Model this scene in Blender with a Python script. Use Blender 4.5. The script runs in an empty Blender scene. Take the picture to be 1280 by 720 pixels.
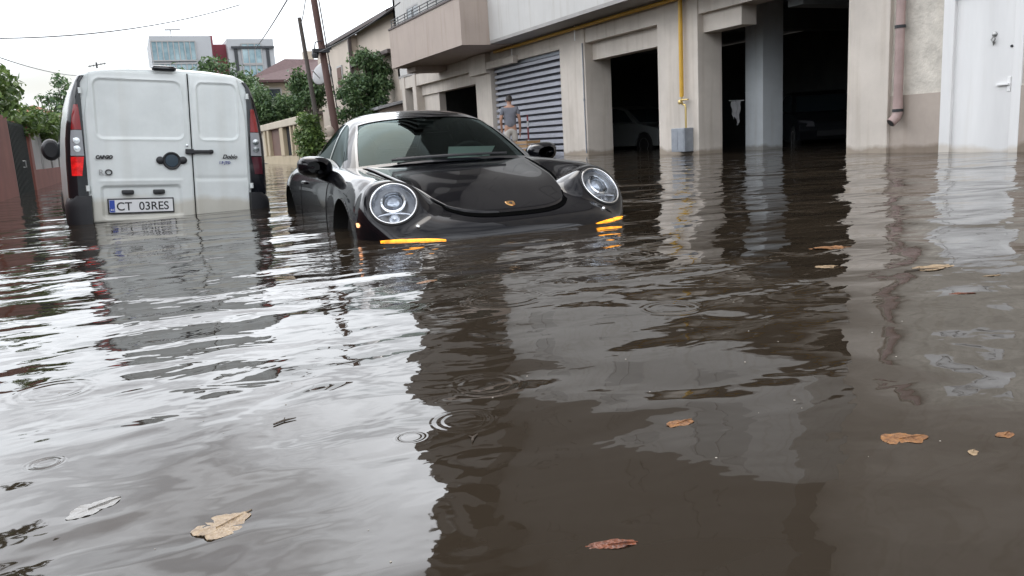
import bpy, bmesh, math, random
import numpy as np
from mathutils import Vector, Matrix
from mathutils.bvhtree import BVHTree

random.seed(7); RNG = np.random.default_rng(7)
S = bpy.context.scene
COL = S.collection
PI = math.pi

# ------------------------------------------------------------------ camera
CAM_H = 0.55
f_px = 1000.0
roll = math.atan(0.058); pitch = math.radians(10.715); yaw = math.radians(24.547)
fh = Vector((math.sin(yaw), math.cos(yaw), 0)); rt = Vector((math.cos(yaw), -math.sin(yaw), 0)); up0 = Vector((0, 0, 1))
F = math.cos(pitch)*fh - math.sin(pitch)*up0
U = math.sin(pitch)*fh + math.cos(pitch)*up0
Rc = math.cos(roll)*rt - math.sin(roll)*U
Uc = math.sin(roll)*rt + math.cos(roll)*U
cam_d = bpy.data.cameras.new('camera'); cam = bpy.data.objects.new('camera', cam_d); COL.objects.link(cam)
cam.matrix_world = Matrix(((Rc.x, Uc.x, -F.x, 0), (Rc.y, Uc.y, -F.y, 0), (Rc.z, Uc.z, -F.z, CAM_H), (0, 0, 0, 1)))
cam_d.sensor_width = 36; cam_d.lens = f_px/1280*36; cam_d.clip_start = 0.05; cam_d.clip_end = 3000
S.camera = cam

# ------------------------------------------------------------------ world, sun, exposure
SUN_EL, SUN_AZ = math.radians(50), math.radians(4)       # azimuth from +Y towards +X
W = bpy.data.worlds.new('World'); S.world = W; W.use_nodes = True
nt = W.node_tree; nt.nodes.clear()
def N(tree, t, **kw):
    n = tree.nodes.new(t)
    for k, v in kw.items():
        if hasattr(n, k): setattr(n, k, v)
        else: n.inputs[k].default_value = v
    return n
out = N(nt, 'ShaderNodeOutputWorld'); bg = N(nt, 'ShaderNodeBackground'); bg.inputs['Strength'].default_value = 0.12
sky = N(nt, 'ShaderNodeTexSky'); sky.sky_type = 'NISHITA'; sky.sun_disc = False
sky.sun_elevation = SUN_EL; sky.sun_rotation = SUN_AZ; sky.air_density = 1; sky.dust_density = 3
tc = N(nt, 'ShaderNodeTexCoord'); sep = N(nt, 'ShaderNodeSeparateXYZ'); nt.links.new(tc.outputs['Generated'], sep.inputs[0])
elev = N(nt, 'ShaderNodeValToRGB')                          # overcast deck: brightest at mid height, dimmed overhead so the bumper reflects dark
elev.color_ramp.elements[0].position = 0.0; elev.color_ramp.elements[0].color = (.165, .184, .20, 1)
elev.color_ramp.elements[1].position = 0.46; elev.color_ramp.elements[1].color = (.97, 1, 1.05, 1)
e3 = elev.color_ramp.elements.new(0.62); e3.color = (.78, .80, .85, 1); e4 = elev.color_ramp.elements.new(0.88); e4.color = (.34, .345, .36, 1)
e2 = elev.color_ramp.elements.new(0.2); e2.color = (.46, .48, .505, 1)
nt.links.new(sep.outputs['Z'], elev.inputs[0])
cmap = N(nt, 'ShaderNodeMapping'); cmap.inputs['Scale'].default_value = (1.6, 1.6, 4.2); nt.links.new(tc.outputs['Generated'], cmap.inputs[0])
cn = N(nt, 'ShaderNodeTexNoise'); cn.inputs['Scale'].default_value = 1.7; cn.inputs['Detail'].default_value = 6; nt.links.new(cmap.outputs[0], cn.inputs['Vector'])
cr = N(nt, 'ShaderNodeMapRange'); nt.links.new(cn.outputs['Fac'], cr.inputs['Value'])
cr.inputs['From Min'].default_value = .3; cr.inputs['From Max'].default_value = .7; cr.inputs['To Min'].default_value = 38; cr.inputs['To Max'].default_value = 74
dt = N(nt, 'ShaderNodeVectorMath', operation='DOT_PRODUCT'); nt.links.new(tc.outputs['Generated'], dt.inputs[0]); dt.inputs[1].default_value = (.12, .99, 0)   # sky brightened ahead, dimmed behind to hold back light on facade and van
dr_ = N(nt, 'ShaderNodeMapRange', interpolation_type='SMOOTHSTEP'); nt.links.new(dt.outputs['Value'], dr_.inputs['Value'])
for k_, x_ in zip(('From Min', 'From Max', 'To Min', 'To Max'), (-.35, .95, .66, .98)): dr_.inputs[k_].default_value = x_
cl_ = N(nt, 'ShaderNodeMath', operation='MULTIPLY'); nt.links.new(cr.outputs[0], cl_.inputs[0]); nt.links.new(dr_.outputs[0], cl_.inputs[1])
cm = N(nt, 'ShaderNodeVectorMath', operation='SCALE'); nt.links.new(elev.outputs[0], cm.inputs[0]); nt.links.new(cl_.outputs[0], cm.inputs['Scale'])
mixw = N(nt, 'ShaderNodeMix', data_type='RGBA')
gap = N(nt, 'ShaderNodeMapRange'); nt.links.new(cn.outputs['Fac'], gap.inputs['Value'])
gap.inputs['From Min'].default_value = .34; gap.inputs['From Max'].default_value = .50; gap.inputs['To Min'].default_value = .40; gap.inputs['To Max'].default_value = .95
nt.links.new(gap.outputs[0], mixw.inputs['Factor'])
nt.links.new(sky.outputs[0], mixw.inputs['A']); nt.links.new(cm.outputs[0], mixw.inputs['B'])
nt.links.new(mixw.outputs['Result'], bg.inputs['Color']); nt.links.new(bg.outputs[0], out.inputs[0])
sd = bpy.data.lights.new('sun', 'SUN'); sd.energy = 0.7; sd.angle = math.radians(25); sd.color = (1, .96, .9)
so = bpy.data.objects.new('sun', sd); COL.objects.link(so)
sdir = Vector((math.sin(SUN_AZ)*math.cos(SUN_EL), math.cos(SUN_AZ)*math.cos(SUN_EL), math.sin(SUN_EL)))
so.rotation_euler = sdir.to_track_quat('Z', 'Y').to_euler(); so.location = sdir*50
S.view_settings.view_transform = 'Standard'; S.view_settings.look = 'None'
S.view_settings.exposure = -0.22; S.view_settings.gamma = 1; S.view_settings.use_curve_mapping = False
S.render.engine = 'CYCLES'; S.cycles.max_bounces = 8; S.cycles.use_denoising = True
S.cycles.sample_clamp_indirect = 6; S.cycles.caustics_reflective = False; S.cycles.caustics_refractive = False

# ------------------------------------------------------------------ helpers
def tag(o, label, cat, group=None):
    o['label'] = label; o['category'] = cat
    if group: o['group'] = group
    return o
def thing(name, label, cat, loc=(0, 0, 0), rot=(0, 0, 0), group=None):
    o = bpy.data.objects.new(name, None); COL.objects.link(o); o.location = loc; o.rotation_euler = rot
    o.empty_display_size = .2
    return tag(o, label, cat, group)
def kind(o, k): o['kind'] = k; return o

class MB:
    def __init__(s): s.v = []; s.f = []; s.mi = []
    def add(s, vs, fs, mi=0):
        b = len(s.v); s.v += [tuple(map(float, v)) for v in vs]; s.f += [tuple(b+i for i in f) for f in fs]; s.mi += [mi]*len(fs); return s
    def box(s, x0, x1, y0, y1, z0, z1, mi=0):
        return s.add([(x0,y0,z0),(x1,y0,z0),(x1,y1,z0),(x0,y1,z0),(x0,y0,z1),(x1,y0,z1),(x1,y1,z1),(x0,y1,z1)],
            [(0,3,2,1),(4,5,6,7),(0,1,5,4),(1,2,6,5),(2,3,7,6),(3,0,4,7)], mi)
    def prism(s, poly, axis, a, b, mi=0):
        n = len(poly)
        def P(p, t): return {'x': (t, p[0], p[1]), 'y': (p[0], t, p[1]), 'z': (p[0], p[1], t)}[axis]
        return s.add([P(p, a) for p in poly]+[P(p, b) for p in poly],
            [tuple(range(n))[::-1], tuple(range(n, 2*n))]+[(i, (i+1) % n, n+(i+1) % n, n+i) for i in range(n)], mi)
    def tube(s, pts, rad, n=10, mi=0, closed=False):
        pts = [Vector(p) for p in pts]; m = len(pts)
        rads = rad if hasattr(rad, '__len__') else [rad]*m
        vs = []; ref = None
        for i, p in enumerate(pts):
            if closed: d = pts[(i+1) % m]-pts[i-1]
            else: d = pts[min(i+1, m-1)]-pts[max(i-1, 0)]
            d.normalize()
            if ref is None: ref = Vector((0, 0, 1)) if abs(d.z) < .9 else Vector((1, 0, 0))
            a = (ref - d*ref.dot(d)).normalized(); ref = a; b = d.cross(a)
            for k in range(n):
                t = 2*PI*k/n; vs.append(p + (a*math.cos(t)+b*math.sin(t))*rads[i])
        fs = []
        for i in range(m if closed else m-1):
            j = (i+1) % m
            for k in range(n): fs.append((i*n+k, i*n+(k+1) % n, j*n+(k+1) % n, j*n+k))
        if not closed: fs += [tuple(range(n))[::-1], tuple((m-1)*n+k for k in range(n))]
        return s.add(vs, fs, mi)
    def lathe(s, prof, c, axis=(0, 0, 1), n=24, mi=0):
        q = Vector((0, 0, 1)).rotation_difference(Vector(axis).normalized()); c = Vector(c); vs = []; m = len(prof)
        for r, h in prof:
            for k in range(n):
                t = 2*PI*k/n; vs.append(c + q @ Vector((r*math.cos(t), r*math.sin(t), h)))
        fs = [(i*n+k, i*n+(k+1) % n, (i+1)*n+(k+1) % n, (i+1)*n+k) for i in range(m-1) for k in range(n)]
        fs += [tuple(range(n))[::-1], tuple((m-1)*n+k for k in range(n))]
        return s.add(vs, fs, mi)
    def grid(s, P, mi=0, mask=None):
        P = np.asarray(P); a, b = P.shape[:2]
        fs = [(i*b+j, i*b+j+1, (i+1)*b+j+1, (i+1)*b+j) for i in range(a-1) for j in range(b-1) if mask is None or mask[i, j]]
        return s.add(P.reshape(-1, 3), fs, mi)
    def build(s, name, mats, parent=None, smooth=False, off=None, bevel=0, weld=0):
        if not isinstance(mats, (list, tuple)): mats = [mats]
        v = s.v
        if off is not None: v = [(p[0]-off[0], p[1]-off[1], p[2]-off[2]) for p in v]
        me = bpy.data.meshes.new(name); me.from_pydata(v, [], s.f)
        for m in mats: me.materials.append(m)
        if len(mats) > 1: me.polygons.foreach_set('material_index', s.mi)
        if weld or True:
            bm = bmesh.new(); bm.from_mesh(me)
            if weld: bmesh.ops.remove_doubles(bm, verts=bm.verts, dist=weld)
            bmesh.ops.recalc_face_normals(bm, faces=bm.faces)
            if bevel:
                es = [e for e in bm.edges if len(e.link_faces) == 2 and e.calc_face_angle(0) > .6]
                bmesh.ops.bevel(bm, geom=es, offset=bevel, segments=2, affect='EDGES', profile=.6, clamp_overlap=True)
            lv = [v for v in bm.verts if not v.link_faces]
            bmesh.ops.delete(bm, geom=lv, context='VERTS')
            bm.to_mesh(me); bm.free()
        if smooth: me.polygons.foreach_set('use_smooth', [True]*len(me.polygons))
        o = bpy.data.objects.new(name, me); COL.objects.link(o)
        if smooth == 'auto':
            try: me.set_sharp_from_angle(angle=math.radians(40))
            except Exception: pass
        if parent: o.parent = parent
        return o
def text(name, body, mat, parent, loc, size, rot=(PI/2, 0, 0), shear=0, bold=0, ext=.0015, sx=1, align='LEFT'):
    c = bpy.data.curves.new(name, 'FONT'); c.body = body; c.size = size; c.extrude = ext; c.shear = shear; c.offset = bold; c.align_x = align
    c.materials.append(mat); o = bpy.data.objects.new(name, c); COL.objects.link(o)
    me = bpy.data.meshes.new_from_object(o.evaluated_get(bpy.context.evaluated_depsgraph_get())); bpy.data.objects.remove(o); bpy.data.curves.remove(c); me.name = name
    o = bpy.data.objects.new(name, me); COL.objects.link(o); o.parent = parent
    o.location = loc; o.rotation_euler = rot; o.scale = (sx, 1, 1); return o
def smooth01(a, b, x):
    t = np.clip((x-a)/(b-a), 0, 1); return t*t*(3-2*t)

# ------------------------------------------------------------------ materials
def mat(name, col, rough=.6, metal=0, var=0, vscale=3, col2=None, bump=0, bscale=40, coat=0, spec=.5, emit=None, estr=0, streak=False, detail=5):
    m = bpy.data.materials.new(name); m.use_nodes = True; t = m.node_tree; b = t.nodes['Principled BSDF']
    b.inputs['Base Color'].default_value = (*col, 1); b.inputs['Roughness'].default_value = rough; b.inputs['Metallic'].default_value = metal
    b.inputs['Coat Weight'].default_value = coat; b.inputs['Coat Roughness'].default_value = .03; b.inputs['Specular IOR Level'].default_value = spec
    if emit: b.inputs['Emission Color'].default_value = (*emit, 1); b.inputs['Emission Strength'].default_value = estr
    if var or col2 or bump:
        tcn = N(t, 'ShaderNodeTexCoord')
    if var or col2:
        mp = N(t, 'ShaderNodeMapping'); t.links.new(tcn.outputs['Object'], mp.inputs[0])
        if streak: mp.inputs['Scale'].default_value = (1, 1, .16)
        n = N(t, 'ShaderNodeTexNoise'); n.inputs['Scale'].default_value = vscale; n.inputs['Detail'].default_value = detail; n.inputs['Roughness'].default_value = .62
        t.links.new(mp.outputs[0], n.inputs['Vector'])
        mr = N(t, 'ShaderNodeMapRange'); t.links.new(n.outputs['Fac'], mr.inputs['Value']); mr.inputs['From Min'].default_value = .32; mr.inputs['From Max'].default_value = .68
        mx = N(t, 'ShaderNodeMix', data_type='RGBA'); t.links.new(mr.outputs[0], mx.inputs['Factor'])
        c2 = col2 if col2 else tuple(c*(1-var) for c in col); c1 = col if col2 else tuple(min(1, c*(1+var*.5)) for c in col)
        mx.inputs['A'].default_value = (*c1, 1); mx.inputs['B'].default_value = (*c2, 1)
        t.links.new(mx.outputs['Result'], b.inputs['Base Color'])
    if bump:
        n2 = N(t, 'ShaderNodeTexNoise'); n2.inputs['Scale'].default_value = bscale; n2.inputs['Detail'].default_value = 4
        t.links.new(tcn.outputs['Object'], n2.inputs['Vector'])
        bp = N(t, 'ShaderNodeBump'); bp.inputs['Strength'].default_value = 1; bp.inputs['Distance'].default_value = bump
        t.links.new(n2.outputs['Fac'], bp.inputs['Height']); t.links.new(bp.outputs[0], b.inputs['Normal'])
    return m
def leafmat(name, c1, c2, trans=.25):
    m = bpy.data.materials.new(name); m.use_nodes = True; t = m.node_tree; b = t.nodes['Principled BSDF']; o = t.nodes['Material Output']
    g = N(t, 'ShaderNodeNewGeometry'); mx = N(t, 'ShaderNodeMix', data_type='RGBA'); t.links.new(g.outputs['Random Per Island'], mx.inputs['Factor'])
    mx.inputs['A'].default_value = (*c1, 1); mx.inputs['B'].default_value = (*c2, 1)
    t.links.new(mx.outputs['Result'], b.inputs['Base Color']); b.inputs['Roughness'].default_value = .5
    tr = N(t, 'ShaderNodeBsdfTranslucent'); t.links.new(mx.outputs['Result'], tr.inputs['Color'])
    ms = N(t, 'ShaderNodeMixShader'); ms.inputs[0].default_value = trans
    t.links.new(b.outputs[0], ms.inputs[1]); t.links.new(tr.outputs[0], ms.inputs[2]); t.links.new(ms.outputs[0], o.inputs[0]); return m
def glassmat(name, tint, rough=.01, col=(.33, .41, .405)):
    m = bpy.data.materials.new(name); m.use_nodes = True; t = m.node_tree; t.nodes.remove(t.nodes['Principled BSDF']); o = t.nodes['Material Output']
    tr = N(t, 'ShaderNodeBsdfTransparent'); tr.inputs[0].default_value = (*tint, 1)
    gl = N(t, 'ShaderNodeBsdfGlossy'); gl.inputs['Roughness'].default_value = rough
    gl.inputs['Color'].default_value = (*col, 1)
    fr = N(t, 'ShaderNodeFresnel'); fr.inputs[0].default_value = 1.48
    ms = N(t, 'ShaderNodeMixShader'); t.links.new(fr.outputs[0], ms.inputs[0]); t.links.new(tr.outputs[0], ms.inputs[1]); t.links.new(gl.outputs[0], ms.inputs[2])
    t.links.new(ms.outputs[0], o.inputs[0]); return m

M = {}
M['render'] = mat('render_wall', (.58, .525, .465), .85, var=.14, vscale=1.1, bump=.002, bscale=60)
M['upper'] = mat('upper_wall', (.54, .53, .51), .85, var=.07, vscale=.8, bump=.002, bscale=80)
M['tan'] = mat('tan_render', (.41, .34, .295), .85, var=.08, vscale=.9, bump=.002, bscale=70)
M['reflectdark'] = mat('dark_reflection_render', (.185, .17, .155), .85, var=.1, vscale=.9)  # unseen upper storeys darkened so water and bonnet mirror an even dark facade
M['gapblack'] = mat('shut_line_black', (.003, .003, .003), .9, spec=0)
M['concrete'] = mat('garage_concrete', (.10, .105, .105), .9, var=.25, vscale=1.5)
M['soffit'] = mat('soffit_paint', (.34, .325, .31), .85, var=.15, vscale=1.5)
M['columngrey'] = mat('grey_column_paint', (.52, .55, .57), .8, var=.12, vscale=1.6)
M['roughcast'] = mat('roughcast', (.57, .53, .465), .9, var=.2, vscale=5, bump=.012, bscale=22)
M['dado'] = mat('dado_paint', (.37, .315, .27), .8, var=.14, vscale=2)
M['doorwhite'] = mat('door_paint', (.70, .695, .685), .45, var=.13, vscale=1.3, streak=True)
M['slat'] = mat('shutter_slat_paint', (.44, .45, .50), .4, var=.1, vscale=3)
M['black'] = mat('black_plastic', (.016, .017, .02), .5)
M['darkvoid'] = mat('dark_grille', (.055, .055, .065), .7)
M['yellow'] = mat('yellow_pipe_paint', (.62, .36, .035), .45, var=.12, vscale=6)
M['brass'] = mat('brass', (.50, .38, .16), .35, 1)
M['meter'] = mat('meter_box_metal', (.27, .29, .32), .5, .3, var=.15, vscale=9)
M['pinkpipe'] = mat('pink_drain_paint', (.34, .245, .225), .5, var=.16, vscale=5)
M['chrome'] = mat('chrome', (.75, .76, .77), .12, 1)
M['silver'] = mat('silver_paint', (.45, .46, .47), .3, .8)
M['whitecar'] = mat('white_van_paint', (.745, .785, .78), .35, coat=.35, col2=(.63, .67, .665), vscale=2.6)
M['carblack'] = mat('black_car_paint', (.0045, .0045, .006), .2, coat=.62, spec=.03)
M['rubber'] = mat('rubber', (.012, .012, .012), .8)
M['trim'] = mat('black_gloss_trim', (.008, .009, .012), .12, coat=.5)
M['redlamp'] = mat('red_lamp_lens', (.25, .008, .01), .12, coat=.6)
M['redlit'] = mat('lit_red_lamp', (.5, .01, .01), .12, emit=(1, .02, .02), estr=.45)
M['clearlamp'] = mat('clear_lamp_lens', (.30, .31, .33), .15, coat=.6)
M['darklamp'] = mat('dark_lamp_lens', (.07, .012, .02), .12, coat=.6)
M['lampgrey'] = mat('unlit_lamp', (.10, .10, .11), .3)
M['plate'] = mat('plate_white', (.72, .73, .74), .4)
M['blue'] = mat('plate_blue', (.02, .06, .35), .4)
M['ink'] = mat('black_ink', (.012, .012, .014), .4)
M['fadedink'] = mat('faded_ink', (.35, .36, .36), .5)
M['blueink'] = mat('blue_ink', (.05, .06, .25), .4)
M['amber'] = mat('amber_lamp', (.8, .3, .01), .3, emit=(1, .36, .012), estr=3.2)
M['ambermark'] = mat('amber_marker_lamp', (.8, .3, .1), .3, emit=(1, .45, .22), estr=2.2)
M['glass'] = glassmat('windscreen_glass', (.35, .42, .40))
M['sideglass'] = glassmat('side_glass', (.035, .04, .04), col=(.22, .26, .26))
M['lens'] = glassmat('headlamp_glass', (.92, .94, .96), col=(.9, .92, .95))
M['reflector'] = mat('lamp_reflector', (.62, .64, .68), .22, .9)
M['lampdark'] = mat('lamp_housing', (.48, .49, .51), .3, .8, var=.3, vscale=14)
M['projector'] = mat('projector_glass', (.30, .33, .38), .05, .6, coat=1)
M['seat'] = mat('seat_leather', (.02, .02, .022), .6)
M['paper'] = mat('paper', (.75, .80, .76), .7)
M['gold'] = mat('crest_gold', (.62, .42, .12), .3, .8, col2=(.30, .05, .04), vscale=60)
M['winglass'] = mat('window_glass', (.03, .045, .055), .06, spec=.5)
M['blind'] = mat('roller_blind', (.40, .395, .38), .7, var=.06, vscale=2)
M['steel'] = mat('dull_steel', (.28, .28, .27), .35, 1)
M['frame'] = mat('window_frame', (.38, .37, .36), .5)
M['rail'] = mat('dark_railing', (.03, .033, .038), .5)
M['cream'] = mat('cream_render', (.50, .44, .35), .85, var=.12, vscale=.7)
M['ochre'] = mat('ochre_wall', (.46, .38, .26), .85, var=.15, vscale=1.2)
M['pinkish'] = mat('pinkish_render', (.56, .48, .405), .85, var=.1, vscale=.6)
M['brown'] = mat('brown_wood', (.13, .065, .045), .7, var=.2, vscale=4)
M['tile'] = mat('roof_tiles', (.10, .055, .055), .8, var=.25, vscale=6)
M['fascia'] = mat('dark_fascia', (.09, .07, .065), .7)
M['officewhite'] = mat('office_panel', (.42, .43, .44), .6, var=.05, vscale=.2)
M['officeglass'] = mat('office_glass', (.10, .20, .24), .12, col2=(.42, .55, .58), vscale=.55, spec=.8)
M['officered'] = mat('office_red', (.20, .035, .05), .7)
M['redwall'] = mat('brown_red_wall', (.25, .09, .07), .85, var=.2, vscale=1.5)
M['gatedark'] = mat('dark_green_gate', (.014, .02, .02), .5)
M['greypanel'] = mat('pale_grey_panel', (.42, .42, .42), .8, var=.12, vscale=1)
M['wood'] = mat('pole_wood', (.10, .085, .075), .85, var=.3, vscale=8, streak=True)
M['rustpole'] = mat('brown_pole', (.13, .075, .065), .8, var=.25, vscale=8, streak=True)
M['whitewash'] = mat('whitewash', (.72, .72, .70), .8)
M['wire'] = mat('cable', (.10, .10, .105), .6)
M['bark'] = mat('bark', (.07, .055, .042), .9, var=.3, vscale=9)
M['leaf'] = leafmat('leaf_mid', (.05, .10, .028), (.19, .28, .075))
M['leafdark'] = leafmat('leaf_dark', (.035, .08, .032), (.14, .22, .08))
M['leafcool'] = leafmat('leaf_cool', (.05, .11, .05), (.19, .28, .12))
M['skin'] = mat('skin', (.42, .24, .17), .5)
M['hair'] = mat('hair', (.02, .015, .012), .7)
M['shirt'] = mat('grey_shirt', (.17, .175, .20), .9, var=.12, vscale=10)
M['shorts'] = mat('pale_shorts', (.45, .42, .38), .9)
M['orange'] = mat('orange_plastic', (.30, .18, .08), .6, var=.15, vscale=8)
M['white'] = mat('white_paint', (.75, .75, .74), .5)
M['red'] = mat('red_paint', (.17, .03, .03), .5)
M['asphalt'] = mat('asphalt', (.05, .05, .052), .75, var=.3, vscale=2)
M['ground'] = mat('ground', (.16, .15, .13), .9, var=.3, vscale=.2)
M['pave'] = mat('pavement', (.22, .21, .20), .85, var=.2, vscale=2)
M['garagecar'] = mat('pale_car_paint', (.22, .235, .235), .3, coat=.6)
M['darkcar'] = mat('dark_car_paint', (.012, .014, .018), .3, coat=.3)
M['deadleaf'] = mat('dead_leaf', (.36, .17, .06), .3, col2=(.12, .05, .022), vscale=85, bump=.004, bscale=160)
M['deadleafpale'] = mat('dead_leaf_pale', (.42, .31, .19), .35, col2=(.22, .145, .08), vscale=75, bump=.004, bscale=160)
M['deadleafred'] = mat('dead_leaf_red', (.26, .08, .035), .3, col2=(.08, .03, .018), vscale=85, bump=.004, bscale=160)
M['foam'] = mat('dirty_foam', (.17, .16, .145), .2)
M['speck'] = mat('floating_specks', (.38, .35, .30), .8)
M['cloth'] = mat('white_cloth', (.36, .36, .37), .9)

def patchy_emission(m, lo, hi, scale):
    t = m.node_tree; b = t.nodes['Principled BSDF']; tcn = N(t, 'ShaderNodeTexCoord'); n = N(t, 'ShaderNodeTexNoise'); n.inputs['Scale'].default_value = scale; n.inputs['Detail'].default_value = 2
    mr = N(t, 'ShaderNodeMapRange'); t.links.new(tcn.outputs['Object'], n.inputs['Vector']); t.links.new(n.outputs['Fac'], mr.inputs['Value'])
    for k_, x_ in zip(('From Min', 'From Max', 'To Min', 'To Max'), (.32, .68, lo, hi)): mr.inputs[k_].default_value = x_
    t.links.new(mr.outputs[0], b.inputs['Emission Strength'])
patchy_emission(M['amber'], .5, 2.8, 18); patchy_emission(M['redlit'], .08, .55, 30)
def tide_mark(m, z0=.07, dark=.55, stk=.5):        # damp, silt-stained band above the waterline, in building coordinates
    t = m.node_tree; b = t.nodes['Principled BSDF']; src = b.inputs['Base Color'].links[0].from_socket
    tcn = N(t, 'ShaderNodeTexCoord'); sp = N(t, 'ShaderNodeSeparateXYZ'); t.links.new(tcn.outputs['Object'], sp.inputs[0])
    n = N(t, 'ShaderNodeTexNoise'); n.inputs['Scale'].default_value = 2.4; n.inputs['Detail'].default_value = 6; t.links.new(tcn.outputs['Object'], n.inputs['Vector'])
    a = N(t, 'ShaderNodeMath', operation='MULTIPLY_ADD'); t.links.new(n.outputs['Fac'], a.inputs[0]); a.inputs[1].default_value = -.30; t.links.new(sp.outputs['Z'], a.inputs[2])
    mr = N(t, 'ShaderNodeMapRange'); t.links.new(a.outputs[0], mr.inputs['Value'])
    for k_, x_ in zip(('From Min', 'From Max', 'To Min', 'To Max'), (z0-.16, z0-.09, 1, 0)): mr.inputs[k_].default_value = x_
    mx = N(t, 'ShaderNodeMix', data_type='RGBA', blend_type='MULTIPLY'); t.links.new(mr.outputs[0], mx.inputs['Factor']); t.links.new(src, mx.inputs['A']); mx.inputs['B'].default_value = (dark, dark*.93, dark*.84, 1)
    # faint vertical run-off streaks
    mp = N(t, 'ShaderNodeMapping'); mp.inputs['Scale'].default_value = (3.2, 3.2, .22); t.links.new(tcn.outputs['Object'], mp.inputs[0])
    n2 = N(t, 'ShaderNodeTexNoise'); n2.inputs['Scale'].default_value = 2.2; n2.inputs['Detail'].default_value = 5; t.links.new(mp.outputs[0], n2.inputs['Vector'])
    mr2 = N(t, 'ShaderNodeMapRange'); t.links.new(n2.outputs['Fac'], mr2.inputs['Value'])
    for k_, x_ in zip(('From Min', 'From Max', 'To Min', 'To Max'), (.52, .74, 0, stk)): mr2.inputs[k_].default_value = x_
    mx2 = N(t, 'ShaderNodeMix', data_type='RGBA', blend_type='MULTIPLY'); t.links.new(mr2.outputs[0], mx2.inputs['Factor']); t.links.new(mx.outputs['Result'], mx2.inputs['A']); mx2.inputs['B'].default_value = (.72, .68, .62, 1)
    t.links.new(mx2.outputs['Result'], b.inputs['Base Color'])
for k_ in ('render', 'dado', 'roughcast', 'columngrey', 'tan', 'upper'): tide_mark(M[k_])
tide_mark(M['doorwhite'], .05, .8, .25); tide_mark(M['whitecar'], .60, .80, .22)

# ------------------------------------------------------------------ structure: ground, pavement, water
g = MB()
ys = [-600, -20, 18, 24, 30, 38, 60, 120, 700]; zs = [-.5, -.5, -.5, -.3, -.12, .06, .15, .25, .3]
xs = [-500, -30, 0, 5, 30, 600]
g.grid([[(x, y, z) for x in xs] for y, z in zip(ys, zs)]); kind(g.build('ground', M['asphalt']), 'structure')
g = MB(); g.box(8.9, 18.5, -4, 32, -.6, -.2); kind(g.build('pavement', M['pave'], bevel=.03), 'structure')

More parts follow.
